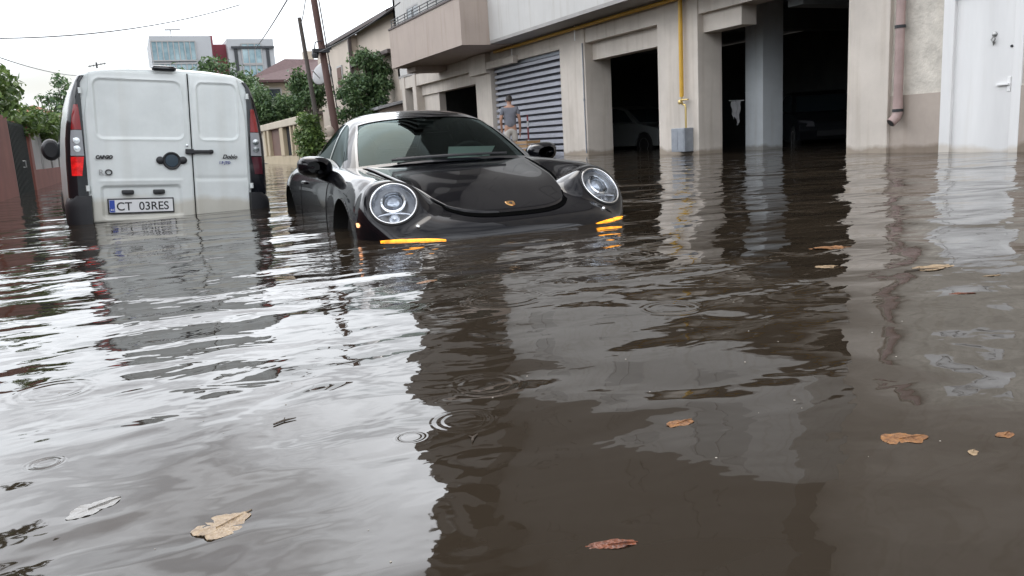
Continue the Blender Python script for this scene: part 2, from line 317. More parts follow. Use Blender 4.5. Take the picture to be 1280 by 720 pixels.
def water_material():
    m = bpy.data.materials.new('flood_water'); m.use_nodes = True; t = m.node_tree; b = t.nodes['Principled BSDF']
    L = t.links.new
    b.inputs['Roughness'].default_value = .025; b.inputs['IOR'].default_value = 1.333
    tcn = N(t, 'ShaderNodeTexCoord'); P = tcn.outputs['Object']
    sp = N(t, 'ShaderNodeSeparateXYZ'); L(P, sp.inputs[0])
    def math_(op, a, b_=None, c=None):
        n = N(t, 'ShaderNodeMath', operation=op)
        for i, x in enumerate((a, b_, c)):
            if x is None: continue
            if hasattr(x, 'links'): L(x, n.inputs[i])
            else: n.inputs[i].default_value = x
        return n.outputs[0]
    def noise(scale, rot=0, sx=1, sy=1, detail=2, dist=0, rough=.45):
        mp = N(t, 'ShaderNodeMapping'); mp.inputs['Rotation'].default_value = (0, 0, rot); mp.inputs['Scale'].default_value = (sx, sy, 1); L(P, mp.inputs[0])
        n = N(t, 'ShaderNodeTexNoise'); n.inputs['Scale'].default_value = scale; n.inputs['Detail'].default_value = detail
        n.inputs['Roughness'].default_value = rough; n.inputs['Distortion'].default_value = dist; L(mp.outputs[0], n.inputs['Vector']); return n.outputs['Fac']
    def rng(v, a, b_, c, d):
        n = N(t, 'ShaderNodeMapRange', interpolation_type='SMOOTHSTEP'); L(v, n.inputs['Value'])
        for k, x in zip(('From Min', 'From Max', 'To Min', 'To Max'), (a, b_, c, d)): n.inputs[k].default_value = x
        return n.outputs[0]
    # muddy body colour with slow variation
    mc = N(t, 'ShaderNodeMix', data_type='RGBA'); mc.inputs['A'].default_value = (.022, .0165, .0112, 1); mc.inputs['B'].default_value = (.035, .027, .0192, 1)
    L(noise(.9, detail=4, dist=.6), mc.inputs['Factor']); L(mc.outputs['Result'], b.inputs['Base Color'])
    # wave heights in metres
    near = rng(sp.outputs['Y'], 1.2, 3.4, .36, 1.0)
    far = rng(sp.outputs['Y'], 7, 14, 1.0, .55)
    amp = math_('MULTIPLY', near, far)
    patch = rng(noise(.8, detail=1), .35, .65, .55, 1.25)
    h = math_('MULTIPLY', noise(.75, .5, detail=1), .035)
    w1 = math_('MULTIPLY', noise(1.8, .45, 1, 1.5, detail=1.5, dist=.4), .036)
    w2 = math_('MULTIPLY', noise(5.2, .3, 1, 1.5, detail=2, dist=.5), .0078)
    w3 = math_('MULTIPLY', noise(15, -.3, detail=2), .0012)
    near1 = math_('MULTIPLY', rng(sp.outputs['Y'], .8, 3.0, .72, 1.0), far)
    mid = math_('MULTIPLY', math_('ADD', math_('MULTIPLY', w1, near1), math_('MULTIPLY', math_('ADD', w2, w3), amp)), patch)
    h = math_('ADD', h, mid)
    # raindrop / debris rings
    rings = [(-.22, 1.66, .026, .00035), (.53, 1.43, .05, .00022), (.41, 1.40, .024, .0002), (.66, 1.62, .07, .0002), (1.1, 2.5, .12, .0005),
             (1.45, 2.0, .08, .0003), (-.25, 2.2, .08, .0004), (1.9, 3.0, .14, .0006)]
    for cx, cy, r, A in rings:
        cb = N(t, 'ShaderNodeVectorMath', operation='DISTANCE'); L(P, cb.inputs[0]); cb.inputs[1].default_value = (cx, cy, 0)
        d = math_('SUBTRACT', cb.outputs['Value'], r)
        env = math_('EXPONENT', math_('MULTIPLY', math_('MULTIPLY', d, d), -1/(.32*r)**2))
        wv = math_('SINE', math_('MULTIPLY', d, 2*PI/(.36*r)))
        h = math_('ADD', h, math_('MULTIPLY', math_('MULTIPLY', env, wv), A))
    bp = N(t, 'ShaderNodeBump'); bp.inputs['Strength'].default_value = 1; bp.inputs['Distance'].default_value = 1
    L(h, bp.inputs['Height']); L(bp.outputs[0], b.inputs['Normal'])
    return m
g = MB(); g.grid([[(x, y, 0) for x in (-30, 0, 5, 30)] for y in (-30, 0, 10, 20, 36)]); kind(g.build('water', water_material()), 'structure')

# ------------------------------------------------------------------ apartment building
B0 = (10, 12, 0)
apt = thing('apartment_building', 'pale rendered apartment building with open ground floor garages and overhanging upper storeys', 'building', B0)
def part(mb, name, m, parent=apt, **k): return mb.build(name, m, parent, off=B0, **k)
XF = 10.0
def pillar(y0, y1, depth, x0=XF, z1=3.05, m='render'):
    b = MB(); b.box(x0, x0+depth, y0, y1, -.4, z1); part(b, 'pillar', M[m], bevel=.012)
pillar(22.57, 23.75, .7); pillar(17.0, 18.23, .72); pillar(12.77, 14.07, .58); pillar(8.44, 9.18, .5)
pillar(30.9, 31.3, .35); pillar(29.55, 29.95, .4)
b = MB(); b.box(11.4, 11.92, 12.55, 13.05, -.4, 2.9); b.box(11.395, 11.925, 12.545, 13.055, 1.14, 1.155); part(b, 'pillar', M['columngrey'], bevel=.008)
# beam above the openings, in front of it nothing; lintels set back between the pillars
b = MB()
b.box(XF+.03, XF+.5, 9.18, 31.6, 2.62, 3.05)
part(b, 'beam', M['render'])
for (y0, y1, zb, xo, d) in ((14.07, 17.0, 2.22, .22, .3), (23.75, 29.55, 2.25, .22, .3), (11.7, 12.77, 2.28, .14, .34)):
    b = MB(); b.box(XF+xo, XF+xo+d, y0, y1, zb, 3.0); part(b, 'lintel', M['render'])
b = MB(); b.box(XF-.12, XF+.03, 20.7, 22.57, 2.55, 2.75); b.box(XF-.14, XF+.029, 22.57, 23.9, 2.45, 3.02); part(b, 'beam_bracket', M['render'], bevel=.01)
# recessed end of the far opening
b = MB(); b.box(XF+.3, XF+.55, 27.9, 29.55, -.4, 2.25); part(b, 'garage_partition', M['render'])
# garage inside
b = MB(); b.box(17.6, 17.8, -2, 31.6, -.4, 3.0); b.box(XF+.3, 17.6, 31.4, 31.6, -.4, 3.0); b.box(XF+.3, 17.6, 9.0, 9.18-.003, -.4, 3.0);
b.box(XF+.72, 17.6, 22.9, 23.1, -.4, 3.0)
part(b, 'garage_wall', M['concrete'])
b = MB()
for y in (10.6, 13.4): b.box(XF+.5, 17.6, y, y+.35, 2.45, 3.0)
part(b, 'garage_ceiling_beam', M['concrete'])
# first floor slab / soffit
b = MB(); b.box(9.2, 18, 9.18, 20.66, 3.05, 3.13); b.box(XF, 18, 20.66, 31.6, 3.052, 3.13); part(b, 'floor_slab', M['soffit'])
# upper walls
TOP = 23.9
wins = []
b = MB()
def wall_with_holes(mb, x0, x1, y0, y1, z0, z1, holes):
    ysx = sorted({y0, y1, *[h[0] for h in holes], *[h[1] for h in holes]})
    for a, c in zip(ysx[:-1], ysx[1:]):
        hs = sorted([(h[2], h[3]) for h in holes if h[0] <= a+1e-6 and h[1] >= c-1e-6]); z = z0
        for h0, h1 in hs:
            if h0 > z: mb.box(x0, x1, a, c, z, h0)
            z = h1
        if z < z1: mb.box(x0, x1, a, c, z, z1)
holes = [(y, y+1.5, 3.13+2.95*k+1.0, 3.13+2.95*k+2.4) for k in range(7) for y in (10.4, 13.4, 17.4)]
wall_with_holes(b, 9.2, 9.45, 9.18, 20.65, 3.13, 6.0, [h for h in holes if h[3] < 6.1]); b.box(9.45, XF+.3, 9.18, 9.43, 3.05, 6.0)
part(b, 'upper_wall', M['upper'], weld=.001)
b = MB(); wall_with_holes(b, 9.2, 9.45, 9.18, 20.65, 6.002, TOP, [h for h in holes if h[2] > 6]); b.box(9.45, XF+.3, 9.18, 9.43, 6.002, TOP); part(b, 'upper_wall', M['reflectdark'], weld=.001)
holes3 = [(y, y+1.5, 3.13+2.95*k+1.0, 3.13+2.95*k+2.4) for k in range(7) for y in (1.2, 4.2)]
b = MB(); wall_with_holes(b, XF+.07, XF+.3, -3, 9.177, 3.052, TOP, holes3); part(b, 'stair_wall', M['render'], weld=.001)
holes2 = [(y, y+w, 3.13+2.95*k+z0, 3.13+2.95*k+2.35) for k in range(7) for (y, w, z0) in ((21.4, 1.0, .02), (23.2, 2.4, .5), (28.6, 1.4, .9))]
b = MB(); wall_with_holes(b, XF, XF+.25, 20.65, 31.6, 3.13, 6.0, [h for h in holes2 if h[3] < 6.1]); b.box(9.45, XF, 20.4, 20.65, 3.13, 6.0); part(b, 'balcony_wall', M['upper'], weld=.001)
b = MB(); wall_with_holes(b, XF, XF+.25, 20.65, 31.6, 6.002, TOP, [h for h in holes2 if h[2] > 6]); b.box(9.45, XF, 20.4, 20.65, 6.002, TOP); part(b, 'balcony_wall', M['reflectdark'], weld=.001)
b = MB(); b.box(XF, 18, 31.35, 31.6, 3.13, TOP); b.box(XF+.3, 18, -3, -2.75, -.4, TOP); b.box(9.2, 18, 9.18, 20.65, TOP, TOP+.3); b.box(XF, 18, -3, 9.178, TOP, TOP+.3); b.box(XF, 18, 20.65, 31.6, TOP, TOP+.3); part(b, 'end_wall_and_roof', M['upper'])
for (y0, y1, z0, z1) in holes + holes2 + holes3:
    xw = XF+.07 if y0 < 9 else 9.2 if y0 < 20 else XF
    b = MB(); fr = .06
    b.box(xw+.004, xw+.064, y0, y0+fr, z0, z1); b.box(xw+.004, xw+.064, y1-fr, y1, z0, z1); b.box(xw+.004, xw+.064, y0+fr, y1-fr, z0, z0+fr); b.box(xw+.004, xw+.064, y0+fr, y1-fr, z1-fr, z1)
    b.box(xw+.004, xw+.064, (y0+y1)/2-.03, (y0+y1)/2+.03, z0+fr, z1-fr)
    w = part(b, 'window', M['frame' if z0 < 6 or xw > 9.5 else 'reflectdark'])
    b = MB(); b.box(xw+.02, xw+.03, y0+fr, y1-fr, z0+fr, z1-fr); part(b, 'pane', M[('reflectdark' if z0 > 6 and xw < 9.5 else 'blind') if y0 < 20 or int(z0*3) % 2 else 'winglass'], w)  # dark tone repeated on unseen upper frames and panes to even the reflection
# balconies, one per storey
for k in range(7):
    z = 3.03+2.95*k
    b = MB(); X0, Y0, Y1 = 8.38, 20.66, 27.1; XB = XF
    b.box(X0, XB, Y0, Y1, z, z+.16)
    b.box(X0, X0+.12, Y0+.0, Y1, z+.16, z+1.24); b.box(X0+.12, 9.2-.002, Y0, Y0+.12, z+.16, z+1.24); b.box(X0+.12, XF, Y1-.12, Y1, z+.16, z+1.24)
    bal = part(b, 'balcony', M['tan' if k == 0 else 'reflectdark'])
    b = MB(); b.box(X0-.03, X0+.15, Y0-.03, Y1+.03, z+1.24, z+1.29); b.box(X0+.15, 9.2-.004, Y0-.03, Y0+.15, z+1.24, z+1.29); part(b, 'coping', M['fascia'], bal)
    b = MB()
    for i in range(3): b.tube([(X0+.06, Y0+.4, z+1.36+.09*i), (X0+.06, Y1-.1, z+1.36+.09*i)], .016, 6)
    for i in range(9): y = Y0+.42+i*(Y1-Y0-.55)/8; b.tube([(X0+.06, y, z+1.28), (X0+.06, y, z+1.56)], .014, 6)
    part(b, 'railing', M['rail'], bal)
b = MB(); b.box(8.9, XF, 26.2, 27.1, 2.86, 3.026); part(b, 'balcony_haunch', M['tan'])
# roller shutter between two pillars
b = MB(); b.box(XF+.22, XF+.24, 18.23, 22.57, -.4, 2.62); sh = part(b, 'garage_shutter', M['darkvoid'])
b = MB(); z = 2.53
while z > -.2:
    b.add([(XF+.20, 18.25, z), (XF+.12, 18.25, z-.03), (XF+.13, 18.25, z-.105), (XF+.215, 18.25, z-.09), (XF+.20, 22.55, z), (XF+.12, 22.55, z-.03), (XF+.13, 22.55, z-.105), (XF+.215, 22.55, z-.09)],
          [(0,1,2,3), (4,7,6,5), (0,4,5,1), (1,5,6,2), (2,6,7,3), (3,7,4,0)]); z -= .163
part(b, 'shutter_slat_panel', M['slat'], sh)
b = MB(); b.box(XF+.14, XF+.3, 18.23, 22.57, 2.53, 2.66); part(b, 'shutter_box', M['meter'], sh)
# right-hand wall with dado, door, drain pipe
DY0, DY1, DZ = 6.60, 7.56, 2.02
b = MB()
b.box(XF+.07, XF+.3, DY1, 8.44, .81, 3.05); b.box(XF+.07, XF+.3, -3, DY0, .81, 3.05); b.box(XF+.07, XF+.3, DY0, DY1, DZ, 3.05)
part(b, 'ground_floor_wall', M['roughcast'])
b = MB(); b.box(XF+.05, XF+.3, DY1, 8.44, -.4, .81); b.box(XF+.05, XF+.3, -3, DY0, -.4, .81); part(b, 'dado', M['dado'])
b = MB(); b.box(XF+.045, XF+.2, DY1-.09, DY1+.07, -.4, DZ+.08); b.box(XF+.045, XF+.2, DY0-.07, DY0+.05, -.4, DZ+.08); b.box(XF+.045, XF+.2, DY0+.05, DY1-.09, DZ-.02, DZ+.08)
fr_ = None
b2 = MB(); b2.box(XF+.09, XF+.14, DY0+.05, DY1-.09, -.38, DZ-.02)
b2.box(XF+.085, XF+.09, DY0+.10, DY0+.13, .2, .203)
door = part(b2, 'door', M['doorwhite'], bevel=.004)
part(b, 'door_frame', M['doorwhite'], door, bevel=.008)
b = MB(); yk = 6.93; zk = 1.42
b.lathe([(0, 0), (.035, .002), (.032, .012), (.012, .02), (0, .02)], (XF+.09, yk, zk+.05), (-1, 0, 0), 16); b.tube([(XF+.065, yk, zk+.02), (XF+.06, yk+.028, zk-.01), (XF+.06, yk, zk-.05), (XF+.06, yk-.028, zk-.01)], .008, 8, closed=True); b.tube([(XF+.075, yk, zk-.04), (XF+.07, yk, zk-.085)], [.018, .004], 8)
part(b, 'door_knocker', M['steel'], door, smooth='auto')
b = MB(); b.box(XF+.05, XF+.088, 6.70, 6.86, .83, .855); b.box(XF+.078, XF+.0885, 6.685, 6.73, .75, .93); part(b, 'door_handle', M['white'], door, bevel=.004)
b = MB(); b.lathe([(0, 0), (.018, 0), (.016, .012), (0, .013)], (XF+.0895, 6.70, 1.30), (-1, 0, 0), 12); part(b, 'door_lock', M['black'], door)
b = MB(); yp = 8.24
b.tube([(XF-.03, yp, 3.04), (XF-.03, yp, .72)], .062, 16); b.tube([(XF-.03, yp, .74), (XF-.03, yp, .56), (XF-.05, yp+.01, .50), (XF-.13, yp+.03, .43)], [.068, .068, .068, .066], 16)
dp = part(b, 'drain_pipe', M['pinkpipe'], smooth='auto')
for z in (1.75, .60):
    b = MB(); b.tube([(XF-.03, yp, z-.02), (XF-.03, yp, z+.02)], .074, 16); b.box(XF+.0, XF+.05, yp-.02, yp+.02, z-.015, z+.015); part(b, 'pipe_clamp', M['black'], dp)
b = MB(); b.tube([(XF-.133, yp+.031, .427), (XF-.136, yp+.032, .4245)], .055, 14); part(b, 'pipe_mouth', M['black'], dp)
# yellow gas pipe along the soffit, riser, regulator and meter box
b = MB(); yr = 13.17
b.tube([(XF-.09, 22.0, 2.98), (XF-.09, 9.3, 2.985)], .04, 12)
b.tube([(XF-.09, yr, 2.985), (XF-.09, yr, 1.12)], .042, 12)
gp = part(b, 'gas_pipe', M['yellow'], smooth='auto')
b = MB(); b.tube([(XF-.09, yr, 1.12), (XF-.09, yr, 1.03), (XF-.09, yr-.02, .98), (XF-.09, yr-.11, .96), (XF-.09, yr-.12, .9), (XF-.09, yr-.12, .45)], .02, 8); b.tube([(XF-.09, yr+.05, 1.06), (XF-.09, yr-.2, 1.06)], .016, 8)
b.lathe([(0, 0), (.045, .01), (.045, .03), (0, .04)], (XF-.12, yr, 1.02), (-1, 0, 0), 12); part(b, 'gas_regulator', M['brass'], gp, smooth='auto')
b = MB(); b.box(XF-.22, XF-.004, 12.93, 13.36, .06, .52); mb_ = part(b, 'meter_box', M['meter'], gp, bevel=.012)
b = MB(); b.box(XF-.225, XF-.2195, 12.96, 13.13, .1, .48); b.box(XF-.225, XF-.2195, 13.16, 13.33, .1, .48); b.box(XF-.228, XF-.2245, 12.98, 13.05, .42, .46); part(b, 'meter_door', M['meter'], mb_, bevel=.002)
for y in (20.8, 17.27, 10.9):
    b = MB(); b.box(XF-.10, XF-.08, y-.015, y+.015, 2.7, 3.048); part(b, 'pipe_bracket', M['white'], gp)
b = MB(); b.tube([(XF-.02, 17.06, 2.62), (XF-.02, 17.06, 1.35), (XF-.02, 17.05, .05)], .016, 6); b.tube([(XF-.02, 17.06, 1.34), (XF-.02, 17.06, 1.28)], .026, 6); part(b, 'cable_conduit', M['meter'])

# cloth hanging behind the grey column
hang = MB()
P = [[(11.36-.025*math.sin(9*u+v), 13.14+.02*math.sin(13*v+5*u)+(.30-.10*v)*u+.05*v, 1.0-(.40+.09*math.sin(5*u+1))*v) for u in np.linspace(0, 1, 9)] for v in np.linspace(0, 1, 8)]
hang.grid(P); hang.grid(np.array(P)+np.array([.006, 0, 0]))
hang.tube([(11.36, 13.04, 1.0), (11.36, 13.5, 1.02)], .008, 6)
tag(hang.build('hanging_cloth', M['cloth'], smooth=True), 'small white cloth hanging in the dark garage beside the grey column', 'cloth')

# ------------------------------------------------------------------ surfaces by control net (bicubic Catmull-Rom)
def cr_basis(t):
    return np.stack([(1-t)**3/6, (3*t**3-6*t*t+4)/6, (-3*t**3+3*t*t+3*t+1)/6, t**3/6], -1)
def sharpen(P, axis, k=.55):               # pull the spline back towards its control points
    D = np.zeros_like(P); sl = lambda a, b: tuple(slice(a, b) if i == axis else slice(None) for i in range(P.ndim))
    D[sl(1, -1)] = (2*P[sl(1, -1)]-P[sl(0, -2)]-P[sl(2, None)])/6
    return P+k*D
class Net:
    def __init__(s, P, k=.55):
        P = sharpen(sharpen(np.asarray(P, float), 0, k), 1, k)
        P = np.concatenate([2*P[:1]-P[1:2], P, 2*P[-1:]-P[-2:-1]], 0); P = np.concatenate([2*P[:, :1]-P[:, 1:2], P, 2*P[:, -1:]-P[:, -2:-1]], 1); s.P = P; s.nu, s.nv = P.shape[0]-2, P.shape[1]-2
    def __call__(s, u, v):
        u, v = np.broadcast_arrays(np.asarray(u, float), np.asarray(v, float))
        iu = np.clip(np.floor(u).astype(int), 0, s.nu-2); iv = np.clip(np.floor(v).astype(int), 0, s.nv-2)
        bu, bv = cr_basis(u-iu), cr_basis(v-iv); r = 0
        for a in range(4):
            for c in range(4): r = r + (bu[..., a]*bv[..., c])[..., None]*s.P[iu+a, iv+c]
        return r
    def normal(s, u, v):
        e = 1e-3; du = s(u+e, v)-s(u-e, v); dv = s(u, v+e)-s(u, v-e); n = np.cross(du, dv); n /= np.linalg.norm(n, axis=-1, keepdims=True)+1e-12
        return n
def mirror_net(rows):                     # rows[i] = list of (s, x, z), first column on the centre line; column index then runs -k..k
    out_ = []
    for r in rows:
        p = [(x, s_, z) for (s_, x, z) in r]; out_.append([(-x, y, z) for (x, y, z) in p[:0:-1]] + p)
    return out_

# ------------------------------------------------------------------ black sports car
car = thing('sports_car', 'black rear-engined sports coupe standing in flood water up to its headlights', 'car', (2.06, 5.08, -.5), (0, 0, -.048))
def cols(s, x, z): return list(zip(s, x, z))
body_rows = [
 cols([-.88,-.87,-.82,-.73,-.64,-.52,-.46,-.42], [0,.30,.54,.68,.77,.84,.87,.87], [.22]*8),
 cols([-.93,-.915,-.86,-.77,-.67,-.54,-.47,-.43], [0,.30,.55,.69,.78,.85,.875,.875], [.44,.44,.44,.44,.44,.42,.36,.24]),
 cols([-.90,-.885,-.84,-.735,-.645,-.54,-.48,-.44], [0,.29,.54,.68,.78,.86,.885,.88], [.54,.54,.54,.53,.53,.52,.46,.25]),
 cols([-.80,-.79,-.755,-.675,-.59,-.49,-.45,-.42], [0,.28,.51,.66,.78,.87,.895,.885], [.605,.605,.60,.605,.61,.585,.48,.25]),
 cols([-.55,-.55,-.54,-.53,-.49,-.43,-.40,-.40], [0,.28,.50,.665,.785,.875,.90,.885], [.69,.686,.684,.765,.765,.67,.5,.25]),
 cols([-.30]*8, [0,.29,.51,.68,.80,.885,.905,.885], [.77,.762,.755,.845,.835,.725,.52,.25]),
 cols([0]*8, [0,.30,.54,.695,.81,.89,.91,.885], [.825,.818,.80,.868,.85,.75,.52,.25]),
 cols([.30]*8, [0,.30,.56,.70,.81,.885,.90,.885], [.872,.865,.85,.885,.86,.75,.52,.25]),
 cols([.55]*8, [0,.30,.58,.71,.81,.875,.89,.88], [.91,.902,.888,.895,.87,.75,.52,.25]),
 cols([1.0]*8, [0,.30,.58,.71,.80,.875,.885,.88], [.92,.915,.91,.905,.875,.76,.52,.25]),
 cols([1.6]*8, [0,.30,.56,.69,.80,.88,.89,.88], [.93,.925,.92,.915,.89,.775,.52,.25]),
 cols([2.1]*8, [0,.30,.54,.68,.81,.90,.915,.89], [.95,.945,.94,.935,.91,.80,.54,.25]),
 cols([2.45]*8, [0,.30,.53,.66,.81,.915,.93,.89], [.97,.965,.955,.94,.90,.80,.55,.25]),
 cols([2.9]*8, [0,.29,.51,.63,.78,.88,.90,.87], [.93,.925,.915,.89,.83,.74,.52,.25]),
 cols([3.25,3.25,3.24,3.22,3.2,3.17,3.15,3.14], [0,.28,.49,.60,.74,.82,.85,.83], [.82,.815,.80,.77,.72,.66,.50,.25]),
 cols([3.48,3.48,3.46,3.42,3.37,3.30,3.28,3.27], [0,.28,.48,.58,.69,.77,.80,.79], [.66,.66,.65,.64,.60,.56,.46,.25]),
 cols([3.53,3.53,3.50,3.46,3.40,3.33,3.30,3.29], [0,.28,.48,.58,.68,.76,.79,.78], [.40,.40,.40,.40,.40,.38,.34,.24]),
]
NB = Net(mirror_net(body_rows))          # v: 0..14, centre at 7
uu = np.unique(np.concatenate([np.linspace(0, 9, 181), np.linspace(9, 13, 97), np.linspace(13, 16, 31)])); vv = np.linspace(0, 14, 197)
BP = NB(uu[:, None], vv[None, :])
MB_full = MB().grid(BP)
bvh = BVHTree.FromPolygons([Vector(v) for v in MB_full.v], MB_full.f)
V = BP.reshape(-1, 3).copy()
nv_ = len(vv); inside = np.zeros(len(V), bool); hole_id = -np.ones(len(V), int)
ARCH = [(-.02, .345, .378), (2.45, .345, .385)]
for k, (s0, z0, r) in enumerate(ARCH):
    d = np.hypot(V[:, 1]-s0, V[:, 2]-z0); m_ = (d < r) & (np.abs(V[:, 0]) > .6); inside |= m_; hole_id[m_] = k
HL = {}
LA, LB = .134, .140
for sgn in (-1, 1):
    C = Vector((sgn*.685, -.565, .705)); n = Vector((sgn*.24, -.76, .62)).normalized()
    t1 = Vector((n.y*-1, n.x, 0)).normalized(); t2 = n.cross(t1)
    if t2.z < 0: t2 = -t2
    HL[sgn] = (C, n, t1, t2, LA, LB)
    D = V-np.array(C); p = D@np.array(t1); q = D@np.array(t2); dn = D@np.array(n)
    e = np.hypot(p/LA, q/LB); close = (e < 2.3) & (np.abs(dn) < .30) & (V[:, 0]*sgn > .2)
    k_ = smooth01(1.06, 1.85, e); V[close] -= np.outer((dn*(1-k_))[close]*.9, np.array(n)); dn = np.where(close, dn*(1-.9*(1-k_)), dn)
    m_ = (e < 1) & (np.abs(dn) < .16) & (hole_id < 0); inside |= m_; hole_id[m_] = 10+sgn
F_all = np.array([(i*nv_+j, i*nv_+j+1, (i+1)*nv_+j+1, (i+1)*nv_+j) for i in range(len(uu)-1) for j in range(nv_-1)])
keep = ~inside[F_all].all(1)
for k, (s0, z0, r) in enumerate(ARCH):
    m_ = hole_id == k; d = np.hypot(V[m_, 1]-s0, V[m_, 2]-z0)+1e-9; V[m_, 1] = s0+(V[m_, 1]-s0)*r/d; V[m_, 2] = z0+(V[m_, 2]-z0)*r/d
for sgn in (-1, 1):
    C, n, t1, t2, a_, b_ = HL[sgn]; m_ = hole_id == 10+sgn; Cn = np.array(C); T1, T2, NN = map(np.array, (t1, t2, n))
    D = V[m_]-Cn; p, q, dn = D@T1, D@T2, D@NN; e = np.hypot(p/a_, q/b_)+1e-9
    V[m_] = Cn+np.outer(p/e, T1)+np.outer(q/e, T2)+np.outer(dn, NN)
mb = MB(); mb.add(V, [tuple(f) for f in F_all[keep]])
body = mb.build('body', M['carblack'], car, smooth=True)
# arch liners
for s0, z0, r in ARCH:
    for sgn in (-1, 1):
        mb = MB(); th = np.linspace(-.35, PI+.35, 40)
        mb.grid([[(sgn*x, s0+r*1.0*math.cos(t), z0+r*1.0*math.sin(t)) for x in (.90, .80, .55)] for t in th])
        mb.add([(sgn*.56, s0+r*math.cos(t), z0+r*math.sin(t)) for t in th], [tuple(range(40))]); mb.build('wheel_arch', M['rubber'], car, smooth='auto')
# wheels
for s0 in (0, 2.45):
    for sgn in (-1, 1):
        c = Vector((sgn*.70, s0, .335)); ax = Vector((sgn, 0, 0)); mb = MB()
        mb.lathe([(.235, -.10), (.30, -.115), (.325, -.10), (.335, -.06), (.335, .06), (.325, .10), (.30, .115), (.245, .105), (.235, .09)], c, ax, 40)
        wh = mb.build('wheel', M['rubber'], car, smooth='auto')
        mb = MB(); mb.lathe([(.243, -.09), (.243, .095), (.228, .10), (.215, .04), (.215, -.08)], c, ax, 40); mb.lathe([(0, .02), (.06, .02), (.055, .07), (.03, .08), (0, .08)], c, ax, 20)
        for k in range(10):
            t = 2*PI*k/10; d = Vector((0, math.cos(t), math.sin(t))); e = Vector((0, -math.sin(t), math.cos(t)))
            p0, p1 = c+ax*.055+d*.04, c+ax*.085+d*.225
            vs = [p0+e*.022, p0-e*.022, p1-e*.012, p1+e*.012]; vs += [v_-ax*.025 for v_ in vs]
            mb.add(vs, [(0,1,2,3), (7,6,5,4), (0,4,5,1), (1,5,6,2), (2,6,7,3), (3,7,4,0)])
        mb.build('rim', M['silver'], wh, smooth='auto')
# bonnet panel
def hood_param(a, b):
    w = np.interp(b, [0, .15, .4, .7, 1], [1.45, 1.72, 1.95, 2.12, 2.25]); uf = 3.02+.62*np.abs(a)**3.2
    return uf+b*(7.92-uf), 7+a*w
aa = np.linspace(-1, 1, 91); bb = np.linspace(0, 1, 81); A, Bv = np.meshgrid(aa, bb)
def panel(A, Bv, off, skirt, scale=1.0):
    a2 = A*scale; b2 = Bv if scale == 1 else Bv*1.035-.028
    u, v = hood_param(a2, b2); n = NB.normal(u, v); n *= np.sign(n[..., 2:3]+1e-9); P = NB(u, v)
    edge = np.minimum(np.minimum(1-np.abs(A), Bv*1.2), (1-Bv)*1.2); soft = smooth01(0, .03, edge)
    return P+n*(off-skirt*(1-soft))[..., None]
mb = MB(); mb.grid(panel(A, Bv, .013, .008)); hood = mb.build('bonnet', M['carblack'], car, smooth=True)
# shut-line gap: a dark strip around the bonnet edge
def loop(scale_a, b0, off):
    pts = []
    for a in np.linspace(-scale_a, scale_a, 60): pts.append((a, b0))
    for b in np.linspace(b0, 1.0, 40)[1:]: pts.append((scale_a, b))
    L_, R_ = [(-scale_a, b) for b in np.linspace(1.0, b0, 40)[:-1]], pts
    q = np.array(L_+R_); u, v = hood_param(q[:, 0], q[:, 1]); n = NB.normal(u, v); n *= np.sign(n[:, 2:3]+1e-9)
    return NB(u, v)+n*off
mb = MB(); mb.grid(np.stack([loop(.985, .012, .0035), loop(1.06, -.048, .0035)], 0)); mb.build('bonnet_gap', M['gapblack'], car, smooth=True)
# crest badge
u, v = hood_param(np.array(0.), np.array(.085)); P = NB(u, v); n = NB.normal(u, v); n *= np.sign(n[2]); n = Vector(n); P = Vector(P)+n*.012
t2 = Vector((0, 1, 0)); t2 = (t2-n*t2.dot(n)).normalized(); t1 = Vector((1, 0, 0))
shape = [(-.027, .032), (0, .036), (.027, .032), (.029, .005), (.022, -.02), (0, -.036), (-.022, -.02), (-.029, .005)]
mb = MB(); k = len(shape); mb.add([P+t1*a+t2*b_ for a, b_ in shape]+[P+n*.005+t1*a*.9+t2*b_*.9 for a, b_ in shape], [tuple(range(k, 2*k))]+[(i, (i+1) % k, k+(i+1) % k, k+i) for i in range(k)]); cb_ = mb.build('crest_badge', M['gold'], hood)
mb = MB(); mb.add([P+n*.0065+t1*a*.35+t2*b_*.35 for a, b_ in shape]+[P+n*.004+t1*a*.35+t2*b_*.35 for a, b_ in shape], [tuple(range(k))]+[(i, (i+1) % k, k+(i+1) % k, k+i) for i in range(k)]); mb.build('crest_shield', M['ink'], cb_)
